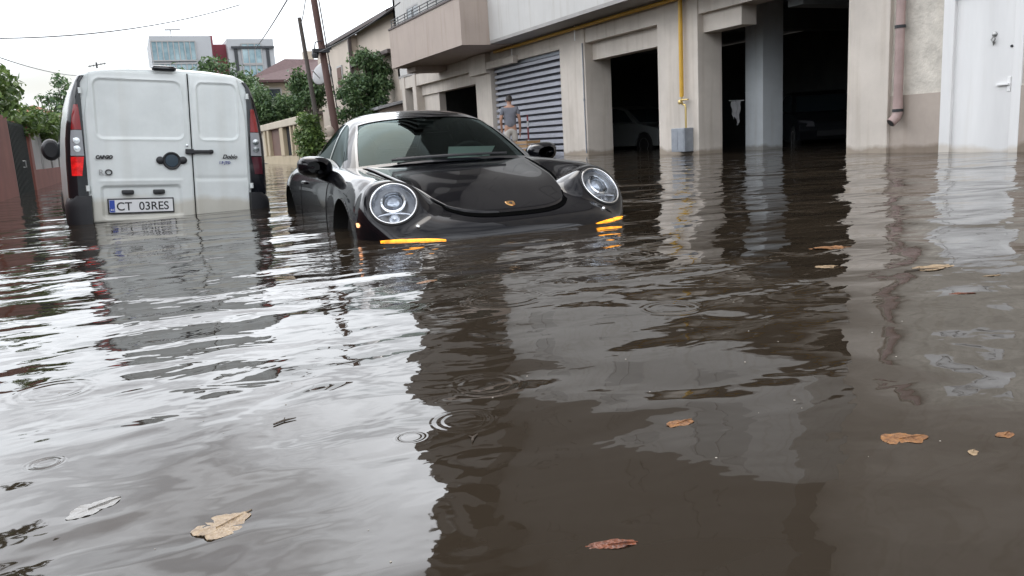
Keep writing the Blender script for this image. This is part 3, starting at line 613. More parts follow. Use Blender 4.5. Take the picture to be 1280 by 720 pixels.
# headlights
def on_body(p, n, reach=.3):
    h = bvh.ray_cast(p+n*reach, -n, 2*reach); return h[0] if h[0] is not None else p
for sgn in (-1, 1):
    C, n, t1, t2, a_, b_ = HL[sgn]; K = 56
    ring = []
    for i in range(K):
        q0 = C+t1*a_*math.cos(2*PI*i/K)+t2*b_*math.sin(2*PI*i/K); q1 = on_body(q0, n); ring.append(q0+n*((q1-q0).dot(n)*.1))
    Cm = sum(ring, Vector())/K
    mb = MB(); mb.tube([p+n*.003 for p in ring], .006, 8, closed=True); hl = mb.build('headlight', M['chrome'], car, smooth=True)
    mb = MB(); mb.tube([p+(p-Cm).normalized()*.010 for p in ring], .007, 8, closed=True); mb.build('lamp_gasket', M['rubber'], hl, smooth=True)
    def dome(scale, bulge, lift, mbx, rings_=14):
        Pm = [[Cm*(1-r)+(Cm+(p-Cm)*scale)*r + n*(lift+bulge*(1-r*r)) for p in ring+ring[:1]] for r in np.linspace(0.02, 1, rings_)]
        mbx.grid([[tuple(q) for q in row] for row in Pm])
    mb = MB(); dome(.99, .030, .002, mb); mb.build('lamp_glass', M['lens'], hl, smooth=True)
    mb = MB(); dome(.985, -.075, -.004, mb); mb.build('lamp_housing', M['lampdark'], hl, smooth=True)
    mb = MB()
    inner = [[Cm+(p-Cm)*s_+n*d for p in ring+ring[:1]] for s_, d in ((.985, -.002), (.93, -.006), (.88, -.022), (.84, -.03))]
    mb.grid([[tuple(q) for q in row] for row in inner]); mb.build('lamp_inner_ring', M['reflector'], hl, smooth=True)
    ctr = Cm+t2*.022+t1*(.004*sgn)-n*.045; rp = .056
    mb = MB(); mb.lathe([(rp*1.28, .0), (rp*1.32, .030), (rp*1.12, .034), (rp*1.05, .018), (rp*.98, .01)], ctr, n, 32); mb.build('projector_ring', M['chrome'], hl, smooth='auto')
    mb = MB(); mb.lathe([(rp*math.cos(t), .012+.035*math.sin(t)) for t in np.linspace(0, PI/2*.98, 8)], ctr, n, 28); mb.build('projector_lens', M['projector'], hl, smooth=True)
    mb = MB()                                  # curved daytime lamp bar across the lower half and small round lamp
    arc = [Cm+t1*(.100*x)+t2*(-.056+.016*x*x*-1)-n*.022 for x in np.linspace(-1, 1, 13)]
    mb.tube(arc, [.004]+[.008]*11+[.004], 8); mb.build('lamp_bar', M['reflector'], hl, smooth=True)
    mb = MB(); mb.lathe([(.03, 0), (.031, .012), (.022, .015), (.0, .008)], Cm-t2*.092-n*.034, n, 20); mb.build('small_reflector', M['reflector'], hl, smooth='auto')
    # lit turn signal at the waterline and bumper washer dot
    mb = MB()
    def nose(xq, z):                           # point on the bumper at lateral x and height z
        h = bvh.ray_cast(Vector((sgn*xq, -2, z)), Vector((0, 1, 0)), 3); return h[0]
    xs_ = np.linspace(.48, .80, 14)
    top = [nose(x, .512)+Vector((0, -.012, 0)) for x in xs_]; bot = [nose(x, .488)+Vector((0, -.016, 0)) for x in xs_]
    for i in range(14):
        k = 1-abs(i-6.5)/6.5; k = .12+.88*min(1, k*1.7)**.7
        m_ = (top[i]+bot[i])/2; top[i] = m_+(top[i]-m_)*k; bot[i] = m_+(bot[i]-m_)*k
    bk1 = [p+Vector((0, .05, 0)) for p in top]; bk2 = [p+Vector((0, .05, 0)) for p in bot]
    mb.grid([[tuple(p) for p in row] for row in (bk1, top, [(a_2+b_2)/2+Vector((0, -.008, 0)) for a_2, b_2 in zip(top, bot)], bot, bk2)]); mb.build('turn_signal', M['amber'], car, smooth=True)
    pw = nose(.60, .575); mb = MB(); mb.lathe([(0, 0), (.011, 0), (.011, .01), (.006, .014), (0, .014)], pw, (0, -1, .4), 12); mb.build('washer_nozzle', M['chrome'], car, smooth='auto')
    h = bvh.ray_cast(Vector((sgn*2, -.45, .585)), Vector((-sgn, 0, 0)), 3)[0]
    mb = MB(); mb.add([h+Vector((sgn*.006, a, b_)) for a, b_ in ((-.035, .0), (-.02, .014), (.025, .012), (.035, 0), (.02, -.012), (-.025, -.012))]+[h+Vector((-sgn*.02, a, b_)) for a, b_ in ((-.035, .0), (-.02, .014), (.025, .012), (.035, 0), (.02, -.012), (-.025, -.012))],
        [(0,1,2,3,4,5)]+[(i, (i+1) % 6, 6+(i+1) % 6, 6+i) for i in range(6)]); mb.build('side_marker', M['ambermark'], car)
# greenhouse
gh_rows = [
 cols([.34,.385,.55,.62,.66], [0,.40,.70,.735,.75], [.905,.90,.88,.88,.87]),
 cols([.70,.735,.86,.90,.90], [0,.35,.630,.68,.735], [1.10,1.093,1.055,.985,.89]),
 cols([1.06,1.085,1.18,1.2,1.2], [0,.30,.535,.63,.72], [1.25,1.243,1.20,1.075,.90]),
 cols([1.5]*5, [0,.275,.495,.61,.70], [1.31,1.30,1.245,1.10,.91]),
 cols([2.0]*5, [0,.265,.475,.60,.69], [1.285,1.272,1.215,1.08,.925]),
 cols([2.5]*5, [0,.25,.45,.58,.685], [1.15,1.14,1.09,1.01,.935]),
 cols([3.0]*5, [0,.25,.44,.55,.64], [.96,.955,.93,.90,.88]),
]
NG = Net(mirror_net(gh_rows), 1.0)            # v 0..8, centre 4
def band(u0, u1, v0, v1, nu, nv, off=0, f=None):
    u, v = np.meshgrid(np.linspace(u0, u1, nu), np.linspace(v0, v1, nv), indexing='ij')
    if f: u, v = f(u, v)
    n = NG.normal(u, v); c = NG(u, v); s = np.sign(np.sum(n*(c-np.array([0, 1.5, .8])), -1, keepdims=True)); return c+n*s*off
us = np.unique(np.concatenate([np.linspace(0, 1.94, 40), np.linspace(1.94, 6, 60), [.42, 4.3]])); vs_ = np.unique(np.concatenate([np.linspace(0, 8, 81), [2.16, 5.84, 1.8, 6.2, .18, 7.82]]))
uG, vG = np.meshgrid(us, vs_, indexing='ij'); GP = NG(uG, vG)
uc = (us[:-1]+us[1:])/2; vc = np.abs((vs_[:-1]+vs_[1:])/2-4)
mask = np.ones((len(uc), len(vc)), bool)
mask[(uc[:, None] < 1.94) & (vc[None, :] < 1.84)] = False
def side_hi(u): return np.interp(u, [.42, .8, 1.5, 3.5, 4.3], [3.0, 2.25, 2.2, 2.2, 3.2])
mask[(uc[:, None] > .42) & (uc[:, None] < 4.3) & (vc[None, :] > 2.2) & (vc[None, :] < 3.82)] = False
mb = MB(); mb.grid(GP, mask=mask); roof = mb.build('roof', M['carblack'], car, smooth=True)
mb = MB(); mb.grid(band(.0, 1.96, 4-1.86, 4+1.86, 30, 50, -.004)); ws = mb.build('windscreen', M['glass'], car, smooth=True)
mb = MB()                                  # black ceramic border of the screen
for (u0, u1, v0, v1) in ((-.02, .07, 4-1.88, 4+1.88), (1.88, 1.96, 4-1.87, 4+1.87), (.07, 1.88, 4-1.87, 4-1.79), (.07, 1.88, 4+1.79, 4+1.87)):
    mb.grid(band(u0, u1, v0, v1, 24 if u1-u0 > 1 else 5, 40 if v1-v0 > 1 else 5, .002))
mb.build('windscreen_border', M['trim'], ws, smooth=True)
for sgn in (-1, 1):
    mb = MB(); mb.grid(band(.42, 4.3, 4+sgn*2.18, 4+sgn*3.84, 40, 16, -.003)); sg = mb.build('side_window', M['sideglass'], car, smooth=True)
    mb = MB(); mb.grid(band(2.72, 2.82, 4+sgn*2.2, 4+sgn*3.82, 4, 12, .003)); mb.build('window_pillar', M['trim'], sg, smooth=True)
    mb = MB(); mb.grid(band(.36, 4.35, 4+sgn*3.78, 4+sgn*3.9, 40, 3, .004)); mb.build('window_seal', M['trim'], sg, smooth=True)
# wiper
mb = MB(); P0 = NG(np.array([.06, .11, .12]), np.array([4.55, 4.0, 3.0])); mb.tube([Vector(p)+Vector((0, -.012, .018)) for p in P0], .008, 6); P0 = NG(np.array([.07]*6), np.linspace(5.1, 2.9, 6)); mb.tube([Vector(p)+Vector((0, -.02, .022)) for p in P0], .009, 6); mb.build('wiper', M['black'], car)
mb = MB(); u_, v_ = np.meshgrid(np.linspace(7.9, 8.35, 6), np.linspace(7-2.3, 7+2.3, 40), indexing='ij'); mb.grid(NB(u_, v_)+np.array([0, 0, .006])); mb.build('cowl_panel', M['black'], car, smooth=True)
# cabin
mb = MB(); mb.box(-.66, .66, .55, .95, .72, .90); mb.box(-.66, .66, .95, 2.9, .35, .40); mb.box(-.12, .12, .9, 2.0, .4, .66)
mb.box(-.6, .6, 2.3, 2.42, .4, 1.0); mb.build('dashboard_and_floor', M['seat'], car, bevel=.05)
for sgn in (-1, 1):
    mb = MB(); x = sgn*.36
    mb.box(x-.22, x+.22, 1.25, 1.75, .42, .58); st = mb.build('seat', M['seat'], car, bevel=.05)
    mb = MB(); mb.add([(x-.22, 1.72, .5), (x+.22, 1.72, .5), (x+.24, 1.82, .85), (x+.13, 1.88, 1.13), (x-.13, 1.88, 1.13), (x-.24, 1.82, .85)]+[(x-.22, 1.86, .5), (x+.22, 1.86, .5), (x+.24, 1.94, .85), (x+.13, 1.96, 1.13), (x-.13, 1.96, 1.13), (x-.24, 1.94, .85)],
        [(0,1,2,3,4,5), (11,10,9,8,7,6)]+[(i, (i+1) % 6, 6+(i+1) % 6, 6+i) for i in range(6)]); mb.build('seat_back', M['seat'], st, bevel=.03)
c = Vector((.36, 1.08, .86)); q = Matrix.Rotation(math.radians(-65), 3, 'X')
mb = MB(); mb.tube([c+q@Vector((.18*math.cos(t), .18*math.sin(t), 0)) for t in np.linspace(0, 2*PI, 28, endpoint=False)], .015, 8, closed=True); mb.tube([c+q@Vector((-.17, 0, 0)), c+q@Vector((.17, 0, 0))], .015, 8); mb.build('steering_wheel', M['seat'], car, smooth=True)
mb = MB(); mb.box(-.10, .30, .60, .80, .905, .915); mb.add([(.06, .66, .915), (.42, .72, .915), (.50, .80, .985), (.12, .80, 1.0), (.06, .67, .915), (.42, .73, .915), (.50, .81, .985), (.12, .81, 1.0)], [(0,3,2,1), (4,5,6,7), (0,1,5,4), (1,2,6,5), (2,3,7,6), (3,0,4,7)])
po = mb.build('paper_sheet', M['paper']); po.location = car.location; po.rotation_euler = car.rotation_euler
tag(po, 'crumpled pale papers lying on the dashboard behind the windscreen', 'papers')
mb = MB(); mb.add([(-.06, .98, 1.16), (.06, .98, 1.16), (.07, .98, 1.21), (-.07, .98, 1.21), (-.05, 1.0, 1.165), (.05, 1.0, 1.165), (.06, 1.0, 1.205), (-.06, 1.0, 1.205)], [(0,1,2,3), (7,6,5,4), (0,4,5,1), (1,5,6,2), (2,6,7,3), (3,7,4,0)]); mb.tube([(0, 1.0, 1.19), (0, 1.06, 1.24)], .01, 6); mb.build('interior_mirror', M['black'], car)
# door mirrors, handles, door seams
for sgn in (-1, 1):
    mb = MB(); c = Vector((sgn*.905, .80, .912)); P = []
    for i, t in enumerate(np.linspace(0, 1, 12)):
        y = -.085+.16*t; r = (math.sin(PI*min(1, .12+t*.62)))**.6 if t < .98 else .96; row = []
        for k in range(25):
            a = 2*PI*k/24; ex = 2.6; ca, sa = math.cos(a), math.sin(a)
            rr = 1/((abs(ca)**ex+abs(sa)**ex)**(1/ex)); row.append(c+Vector((sgn*.125*rr*ca*r, y+.05*abs(ca)*0, .078*rr*sa*r+.012*ca*r)))
        P.append([tuple(p) for p in row])
    mb.grid(P); mb.add(P[-1][:-1], [tuple(range(24))]); mir = mb.build('door_mirror', M['carblack'], car, smooth='auto')
    h = bvh.ray_cast(Vector((sgn*2, .84, .83)), Vector((-sgn, 0, 0)), 3)[0]
    mb = MB(); mb.tube([h+Vector((-sgn*.02, 0, 0)), h+Vector((sgn*.04, -.01, .02)), c+Vector((-sgn*.04, .0, -.05))], [.035, .028, .03], 10); mb.build('mirror_arm', M['black'], mir, smooth=True)
    mb = MB(); mb.tube([c+Vector((sgn*(.02+.02*i), -.083+.009*i, .0+.001*i)) for i in range(5)], .007, 6); mb.build('mirror_lamp', M['ambermark'] if False else M['trim'], mir)
    mb = MB(); zz = np.linspace(.80, .30, 16)
    for s_ in (.62, 1.78):
        pts = [bvh.ray_cast(Vector((sgn*2, s_+(.06*(0.8-z) if s_ < 1 else .1*(.8-z)), z)), Vector((-sgn, 0, 0)), 3)[0] for z in zz]; mb.tube(pts, .004, 6)
    mb.build('door_seam', M['rubber'], car)
    hp = [bvh.ray_cast(Vector((sgn*2, y, .775)), Vector((-sgn, 0, 0)), 3)[0]+Vector((sgn*.012, 0, 0)) for y in np.linspace(1.52, 1.72, 6)]
    mb = MB(); mb.tube(hp, [.006, .014, .014, .014, .014, .006], 8); mb.build('door_handle', M['carblack'], car, smooth=True)

# ------------------------------------------------------------------ white van
van = thing('white_van', 'white panel van seen from behind with twin rear doors and black bumper, half under water', 'van', (.27, 8.12, -.455), (0, .062, .095))
WZ = [.28, .40, .50, .62, .95, 1.15, 1.35, 1.55, 1.66, 1.72, 1.765, 1.792, 1.80]; WX = [.80, .835, .848, .855, .853, .843, .818, .775, .738, .695, .60, .34, 0]
def wx(z): return np.interp(z, WZ, WX)
def sect(y, sx=1, top=1.80, bot=.28, n=46):
    # right half from bottom to top following the flank, then mirrored
    t = np.linspace(0, 1, 60); zz = .28+(1.80-.28)*np.sin(t*PI/2)**.9; zz[-1] = 1.80; xx = wx(zz)*sx
    z2 = bot+(zz-.28)/(1.80-.28)*(top-bot); pts = [(x, y, z) for x, z in zip(xx, z2)]
    return pts + [(-x, y, z) for (x, _, z) in pts[-2::-1]]
st = [(.012, .97, 1.775, .30), (0.03, .985, 1.79, .29), (.07, 1.0, 1.80, .28), (.3, 1.0, 1.815, .28), (1.2, 1.0, 1.83, .28), (2.3, .995, 1.82, .28), (2.55, .985, 1.78, .28), (3.05, .97, 1.12, .28), (3.2, .965, 1.06, .28), (3.8, .94, .96, .28), (4.1, .88, .80, .30), (4.16, .84, .5, .34)]
mb = MB(); P = np.array([sect(y, s_, tp, bt) for y, s_, tp, bt in st]); mb.grid(P); mb.add(P[0], [tuple(range(len(P[0])))]); mb.add(P[-1], [tuple(range(len(P[-1])))]); mb.build('body', M['whitecar'], van, smooth='auto')
SEAM = .18
def rrect(x, z, x0, x1, z0, z1, r):          # signed distance to a rounded rectangle
    cx, cz, hx, hz = (x0+x1)/2, (z0+z1)/2, (x1-x0)/2-r, (z1-z0)/2-r
    qx, qz = np.abs(x-cx)-hx, np.abs(z-cz)-hz
    return np.hypot(np.maximum(qx, 0), np.maximum(qz, 0))+np.minimum(np.maximum(qx, qz), 0)-r
def rear_top(x): return 1.757-.03*np.abs(x)**2-.30*np.maximum(np.abs(x)-.50, 0)**1.4
def rear_door(name, x0, x1, left):
    nx, nz = 120 if left else 84, 150
    s, t = np.meshgrid(np.linspace(0, 1, nx), np.linspace(0, 1, nz), indexing='ij')
    x = x0+(x1-x0)*s; edge = np.where(np.abs(x) > .3, 1, 1)
    # outer edge leans in a little towards the roof
    lean = .06*smooth01(1.3, 1.8, .3+1.45*t); x = x + (lean*(1-s) if left else -lean*s)
    z = .42+(rear_top(x)-.42)*t
    e = np.zeros_like(x)
    d = rrect(x, z, x0+.055+(.02 if left else .0), x1-.055-(0 if left else .02), 1.155, 1.685, .065); e += .010*smooth01(-.002, .022, -d)*-1 + .004*np.exp(-(d/.010)**2)
    if left:
        d2 = rrect(x, z, x0+.07, x1-.10, .44, .755, .05); e += -.022*smooth01(0, .035, -d2)
        e += .004*np.exp(-((z-.785)/.012)**2)*smooth01(x0+.05, x0+.10, x)*(1-smooth01(x1-.12, x1-.08, x))
    else:
        e += -.004*np.exp(-((z-.80)/.02)**2)
    e += -.012*smooth01(1.62, 1.80, z)-.004*np.sin((z-.5)*2.2)*0
    rim = np.minimum(np.minimum(s*(x1-x0), (1-s)*(x1-x0)), np.minimum(t, 1-t)*1.3); e += -.010*(1-smooth01(0, .012, rim))
    y = -.028-e+ .015*(x/.7)**2
    P = np.stack([x, y, z], -1); mb = MB(); mb.grid(P)
    ring = [tuple(p) for p in list(P[:, 0])+list(P[-1, 1:])+list(P[-2::-1, -1])+list(P[0, -2:0:-1])]
    mb.grid([ring+ring[:1], [(p[0], .05, p[2]) for p in ring+ring[:1]]]); return mb.build(name, M['whitecar'], van, smooth='auto')
dl = rear_door('rear_door', -.685, SEAM-.006, True); dl['label'] = 'wider left rear door with the number plate'
dr = rear_door('rear_door', SEAM+.006, .685, False); dr['label'] = 'narrower right rear door'
mb = MB(); mb.box(SEAM-.0055, SEAM+.0055, -.006, .03, .42, 1.755); mb.build('door_gap_seal', M['rubber'], van)
# number plate with letters
px0, px1, pz0, pz1 = -.55, -.02, .505, .618
mb = MB(); mb.box(px0-.012, px1+.012, -.026, -.008, pz0-.012, pz1+.012); pl = mb.build('number_plate', M['ink'], dl, bevel=.004)
mb = MB(); mb.box(px0, px1, -.0285, -.0255, pz0, pz1); mb.build('plate_face', M['plate'], pl)
mb = MB(); mb.box(px0+.002, px0+.045, -.0305, -.0283, pz0+.003, pz1-.003); mb.build('plate_blue_strip', M['blue'], pl)
text('lettering', 'CT  03RES', M['ink'], pl, (px0+.056, -.0292, pz0+.018), .104, bold=.0012, sx=.955)
text('country_code', 'RO', M['plate'], pl, (px0+.009, -.0312, pz0+.014), .028)
for x in (-.36, -.10):
    mb = MB(); mb.box(x-.05-.03, x+.05-.03, -.045, .0, .665, .705); mb.build('plate_lamp', M['black'], dl, bevel=.012)
# emblem with release lugs
mb = MB(); c = (-.005, -.032, .965); mb.lathe([(0, 0), (.078, 0), (.080, .012), (.072, .022), (.064, .020), (.062, .013), (0, .012)], c, (0, -1, 0), 32); em = mb.build('emblem', M['black'], dl, smooth='auto')
mb = MB(); mb.lathe([(.058, .012), (.055, .017), (0, .018)], c, (0, -1, 0), 28); mb.build('emblem_disc', mat('emblem_blue', (.02, .04, .06), .25), em, smooth='auto')
for sx in (-1, 1):
    mb = MB(); cx = -.005+sx*.098; mb.lathe([(0, 0), (.034, 0), (.034, .018), (.024, .026), (0, .026)], (cx, -.03, .97), (0, -1, 0), 18); mb.build('lock_barrel', M['black'], dl, smooth='auto')
mb = MB(); mb.box(SEAM-.06, SEAM+.01, -.065, -.02, 1.027, 1.073); mb.box(SEAM+.0, SEAM+.16, -.062, -.036, 1.033, 1.063); mb.tube([(SEAM+.15, -.05, 1.048), (SEAM+.18, -.04, 1.048)], .02, 8); mb.build('door_handle', M['black'], dr, bevel=.007)
mb = MB(); mb.lathe([(0, 0), (.012, 0), (.012, .006), (0, .007)], (SEAM-.045, -.036, 1.105), (0, -1, 0), 10); mb.build('door_lock', M['chrome'], dr)
text('lettering', 'CARGO', M['ink'], dl, (-.63, -.0355, .985), .040, shear=.25, bold=.003, sx=.95)
text('lettering', 'R', M['fadedink'], dl, (-.615, -.0345, .84), .07, bold=.001)
text('lettering', 'O', M['ink'], dl, (-.565, -.0355, .84), .07, bold=.002, sx=1.1)
text('lettering', 'Doblo', M['ink'], dr, (.445, -.034, .985), .052, shear=.35, bold=.0012)
text('small_lettering', '1.9 JTD', M['blueink'], dr, (.41, -.034, .935), .034, shear=.1, bold=.0008)
# third brake light
mb = MB(); mb.tube([(-.115, -.035, 1.785), (-.10, -.045, 1.787), (.06, -.045, 1.787), (.075, -.035, 1.785)], [.018, .026, .026, .018], 12); mb.build('high_brake_light', M['trim'], van, smooth=True)
# corner strips, lamps, bumper corners
def corner_strip(sg, z0, z1, xin, yb, off, m, name, parent, nz=24, inner_top=None, wrap=True):
    mb = MB(); rows = []
    for z in np.linspace(z0, z1, nz):
        w = float(wx(z)); xi = xin if inner_top is None else xin+(inner_top-xin)*(z-z0)/(z1-z0)
        xi = min(xi, w-.045)
        r = [(xi, .012), (xi+.004, -.010-off), ((xi+w)/2, -.008-off), (w-.045, -.004-off), (w-.018, .010-off*.5), (w+.001+off*.6, .035), (w+.003+off, .07), (w+.003+off, yb), (w-.01, yb+.004)]
        if not wrap: w2 = w-.028; r = [(xi, .012), (xi+.003, -.012-off), ((xi+w2)/2, -.010-off), (w2-.02, -.005-off), (w2-.004, .006-off), (w2+.004, .03)]
        rows.append([(sg*x, y, z) for x, y in r])
    mb.grid(rows)
    for row in (rows[0], rows[-1]): mb.add(row, [tuple(range(len(row)))])
    return mb.build(name, m, parent, smooth='auto')
for sg in (-1, 1):
    cs = corner_strip(sg, .64, 1.70, .700, .10, .002, M['trim'], 'corner_trim', van)
    tl = corner_strip(sg, 1.235, 1.45, .716, .075, .007, M['redlamp'], 'tail_light', van, 10, .728, False); 
    corner_strip(sg, 1.01, 1.23, .712, .075, .007, M['clearlamp'], 'clear_segment', tl, 10, .716, False)
    corner_strip(sg, .835, 1.0, .74, .075, .007, M['redlit'] if sg < 0 else M['darklamp'], 'lower_segment', tl, 8, .715, False)
    tl['label'] = 'left tail light with its lower red segment lit' if sg < 0 else 'right tail light, unlit'
    for z in (1.14, 1.07): 
        mb = MB(); mb.lathe([(.03, 0), (.028, .003), (0, .004)], (sg*.765, -.019, z), (0, -1, 0), 14); mb.build('bulb_reflector', M['chrome'], tl)
    mb = MB(); mb.tube([(sg*.705, -.018, 1.545), (sg*.705, -.018, 1.595)], .016, 10); mb.build('hinge', M['whitecar'], van)
    mb = MB(); mb.tube([(sg*.705, -.018, .70), (sg*.705, -.018, .75)], .018, 10); mb.build('hinge', M['whitecar'], van)
    mb = MB(); rows = []
    for z in np.linspace(.32, .66, 8):
        k = 1-((z-.49)/.20)**4*.12; w = .885*k+.0
        r = [(.675, .02), (.69, -.055*k), (.78, -.05*k), (w-.03, -.015), (w, .05), (w, .45), (w-.05, .46)]; rows.append([(sg*x, y, z) for x, y in r])
    mb.grid(rows)
    for row in (rows[0], rows[-1]): mb.add(row, [tuple(range(len(row)))])
    mb.build('bumper_corner', M['black'], van, smooth='auto')
    mb = MB(); c = Vector((sg*.92, 2.72, 1.10)); P = []
    for t in np.linspace(0, 1, 10):
        r = math.sin(PI*(.15+.7*t))**.5; P.append([tuple(c+Vector((.10*r*math.cos(a), -.07+.14*t, .125*r*math.sin(a)))) for a in np.linspace(0, 2*PI, 21)])
    mb.grid(P); mb.add(P[0][:-1], [tuple(range(20))]); mb.add(P[-1][:-1], [tuple(range(20))]); mb.tube([c+Vector((-sg*.05, 0, -.05)), c+Vector((-sg*.2, 0, -.07))], .03, 8); mb.build('door_mirror', M['black'], van, smooth='auto')
    for y in (.75, 3.3):
        mb = MB(); mb.lathe([(.18, -.09), (.29, -.10), (.31, -.07), (.31, .07), (.29, .10), (.18, .09)], (sg*.74, y, .31), (sg, 0, 0), 32); wv = mb.build('wheel', M['rubber'], van, smooth='auto'); mb = MB(); mb.lathe([(0, .06), (.12, .075), (.19, .095), (.195, .02)], (sg*.74, y, .31), (sg, 0, 0), 28); mb.build('rim', M['silver'], wv, smooth='auto')
    mb = MB(); mb.grid([[(sg*(float(wx(z))+.004), y, z+.02) for z in (1.02, 1.25, 1.48)] for y in (2.0, 2.3, 2.62)]); mb.build('side_window', M['winglass'], van, smooth=True)
mb = MB(); mb.grid([[(x, 2.58+.44*(1.78-z)/.62-.012*(1-(x/.66)**2), z+.012) for x in np.linspace(-.66, .66, 9)] for z in (1.16, 1.45, 1.74)]); mb.build('windscreen', M['winglass'], van, smooth=True)

# ------------------------------------------------------------------ cars inside the garage
def garage_car(name, label, loc, rz, paint):
    t = thing(name, label, 'car', loc, (0, 0, rz))
    prof = [(-2.05, .28), (-2.12, .50), (-2.06, .66), (-1.75, .78), (-1.0, .90), (-.35, 1.32), (.1, 1.43), (.9, 1.42), (1.55, 1.15), (1.95, 1.02), (2.08, .75), (2.05, .28)]
    low = [(-2.05, .28), (-2.12, .50), (-2.06, .66), (-1.75, .78), (-1.0, .90), (1.6, .98), (1.95, .96), (2.08, .75), (2.05, .28)]
    arcs = []
    for c in (1.25, -1.28):
        arcs += [(c+.36*math.cos(a), .30+.36*math.sin(a)) for a in np.linspace(-.06, PI+.06, 17)]
    poly = low + arcs
    mb = MB()
    for sg in (-1, 1):
        pass
    mb.prism([(p[0], p[1]) for p in poly], 'x', -.84, .84); mb.build('body', paint, t, bevel=.03)
    mb = MB(); up = [(-1.0, .90), (-.35, 1.32), (.1, 1.43), (.9, 1.42), (1.6, .98)]
    n = len(up); L_ = [(-.80+.16*(z-.9)/.5, y, z) for y, z in up]; R_ = [(-x, y, z) for x, y, z in L_]
    mb.add(L_+R_, [tuple(range(n)), tuple(range(2*n-1, n-1, -1))]+[(i, i+1, n+i+1, n+i) for i in range(n-1)]+[(0, n, 2*n-1, n-1)]); cab = mb.build('cabin', paint, t, bevel=.02)
    mb = MB(); mb.grid([[(x*(.70-.10*k), -.98+.62*k-.012, .925+.38*k+.006) for x in (-1, 0, 1)] for k in (0, .5, 1)]); mb.build('windscreen', M['winglass'], cab)
    for sg in (-1, 1):
        mb = MB(); q = [(-.78, .95), (-.30, 1.28), (.1, 1.36), (.85, 1.35), (1.3, 1.0)]; mb.add([(sg*(.808-.16*(z-.9)/.5), y, z) for y, z in q], [(0,1,2,3,4)]); mb.build('side_window', M['winglass'], cab)
        for y in (-1.28, 1.25):
            mb = MB(); mb.lathe([(.17, -.09), (.29, -.10), (.31, -.07), (.31, .07), (.29, .10), (.18, .09)], (sg*.74, y, .31), (sg, 0, 0), 28); w = mb.build('wheel', M['rubber'], t, smooth='auto'); mb = MB(); mb.lathe([(0, .06), (.12, .075), (.19, .095), (.195, .02)], (sg*.74, y, .31), (sg, 0, 0), 24); mb.build('rim', M['silver'], w, smooth='auto')
        mb = MB(); mb.add([(sg*.80, -2.06, .60), (sg*.50, -2.13, .58), (sg*.52, -2.06, .70), (sg*.80, -1.92, .735), (sg*.80, -1.9, .62), (sg*.50, -2.0, .58)], [(0,1,2,3), (0,3,4), (1,5,2), (0,4,5,1), (2,5,4,3)]); mb.build('headlight', M['lampgrey'], t)
    mb = MB(); mb.box(-.45, .45, -2.14, -2.10, .36, .48); mb.build('grille', M['black'], t)
    return t
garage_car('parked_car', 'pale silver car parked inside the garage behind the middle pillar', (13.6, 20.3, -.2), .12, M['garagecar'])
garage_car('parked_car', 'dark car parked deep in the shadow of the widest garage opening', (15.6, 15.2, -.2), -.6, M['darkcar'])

# ------------------------------------------------------------------ plants
def leaf_mesh(name, clumps, n, size, m, parent=None, off=(0, 0, 0), flat=.5, seed=1, droop=0):
    r = np.random.default_rng(seed); cl = np.array([c[:3] for c in clumps]); rad = np.array([c[3] for c in clumps])
    w = rad**2; pick = r.choice(len(clumps), n, p=w/w.sum())
    d = r.normal(size=(n, 3)); d /= np.linalg.norm(d, axis=1, keepdims=True); rr = r.random(n)**(1/2.2)*np.where(r.random(n) < .14, 1.45, 1)
    P = cl[pick]+d*(rr*rad[pick])[:, None]*np.array([1, 1, .85])
    P[:, 2] -= droop*r.random(n)**2
    nrm = d*.6+r.normal(size=(n, 3))*.6+np.array([0, 0, .5]); nrm /= np.linalg.norm(nrm, axis=1, keepdims=True)
    t = np.cross(nrm, r.normal(size=(n, 3))); t /= np.linalg.norm(t, axis=1, keepdims=True)+1e-9; b = np.cross(nrm, t)
    s = size*(.45+1.1*r.random(n))[:, None]
    V = np.stack([P-t*s*.9, P+b*s*.42+nrm*s*.1, P+t*s*.9-nrm*s*.15, P-b*s*.42+nrm*s*.1], 1).reshape(-1, 3)-np.array(off)
    me = bpy.data.meshes.new(name); me.vertices.add(4*n); me.vertices.foreach_set('co', V.ravel()); me.loops.add(4*n); me.loops.foreach_set('vertex_index', np.arange(4*n)); me.polygons.add(n)
    me.polygons.foreach_set('loop_start', np.arange(n)*4); me.polygons.foreach_set('loop_total', np.full(n, 4)); me.update(calc_edges=True); me.materials.append(m)
    o = bpy.data.objects.new(name, me); COL.objects.link(o)
    if parent: o.parent = parent
    return o
def ell_clumps(c, rx, ry, rz, k, cr, seed):
    r = np.random.default_rng(seed); out_ = []
    for i in range(k):
        d = r.normal(size=3); d /= np.linalg.norm(d); q = r.random()**.45
        out_.append((c[0]+d[0]*rx*q, c[1]+d[1]*ry*q, c[2]+d[2]*rz*q, cr*(.6+.7*r.random())))
    return out_
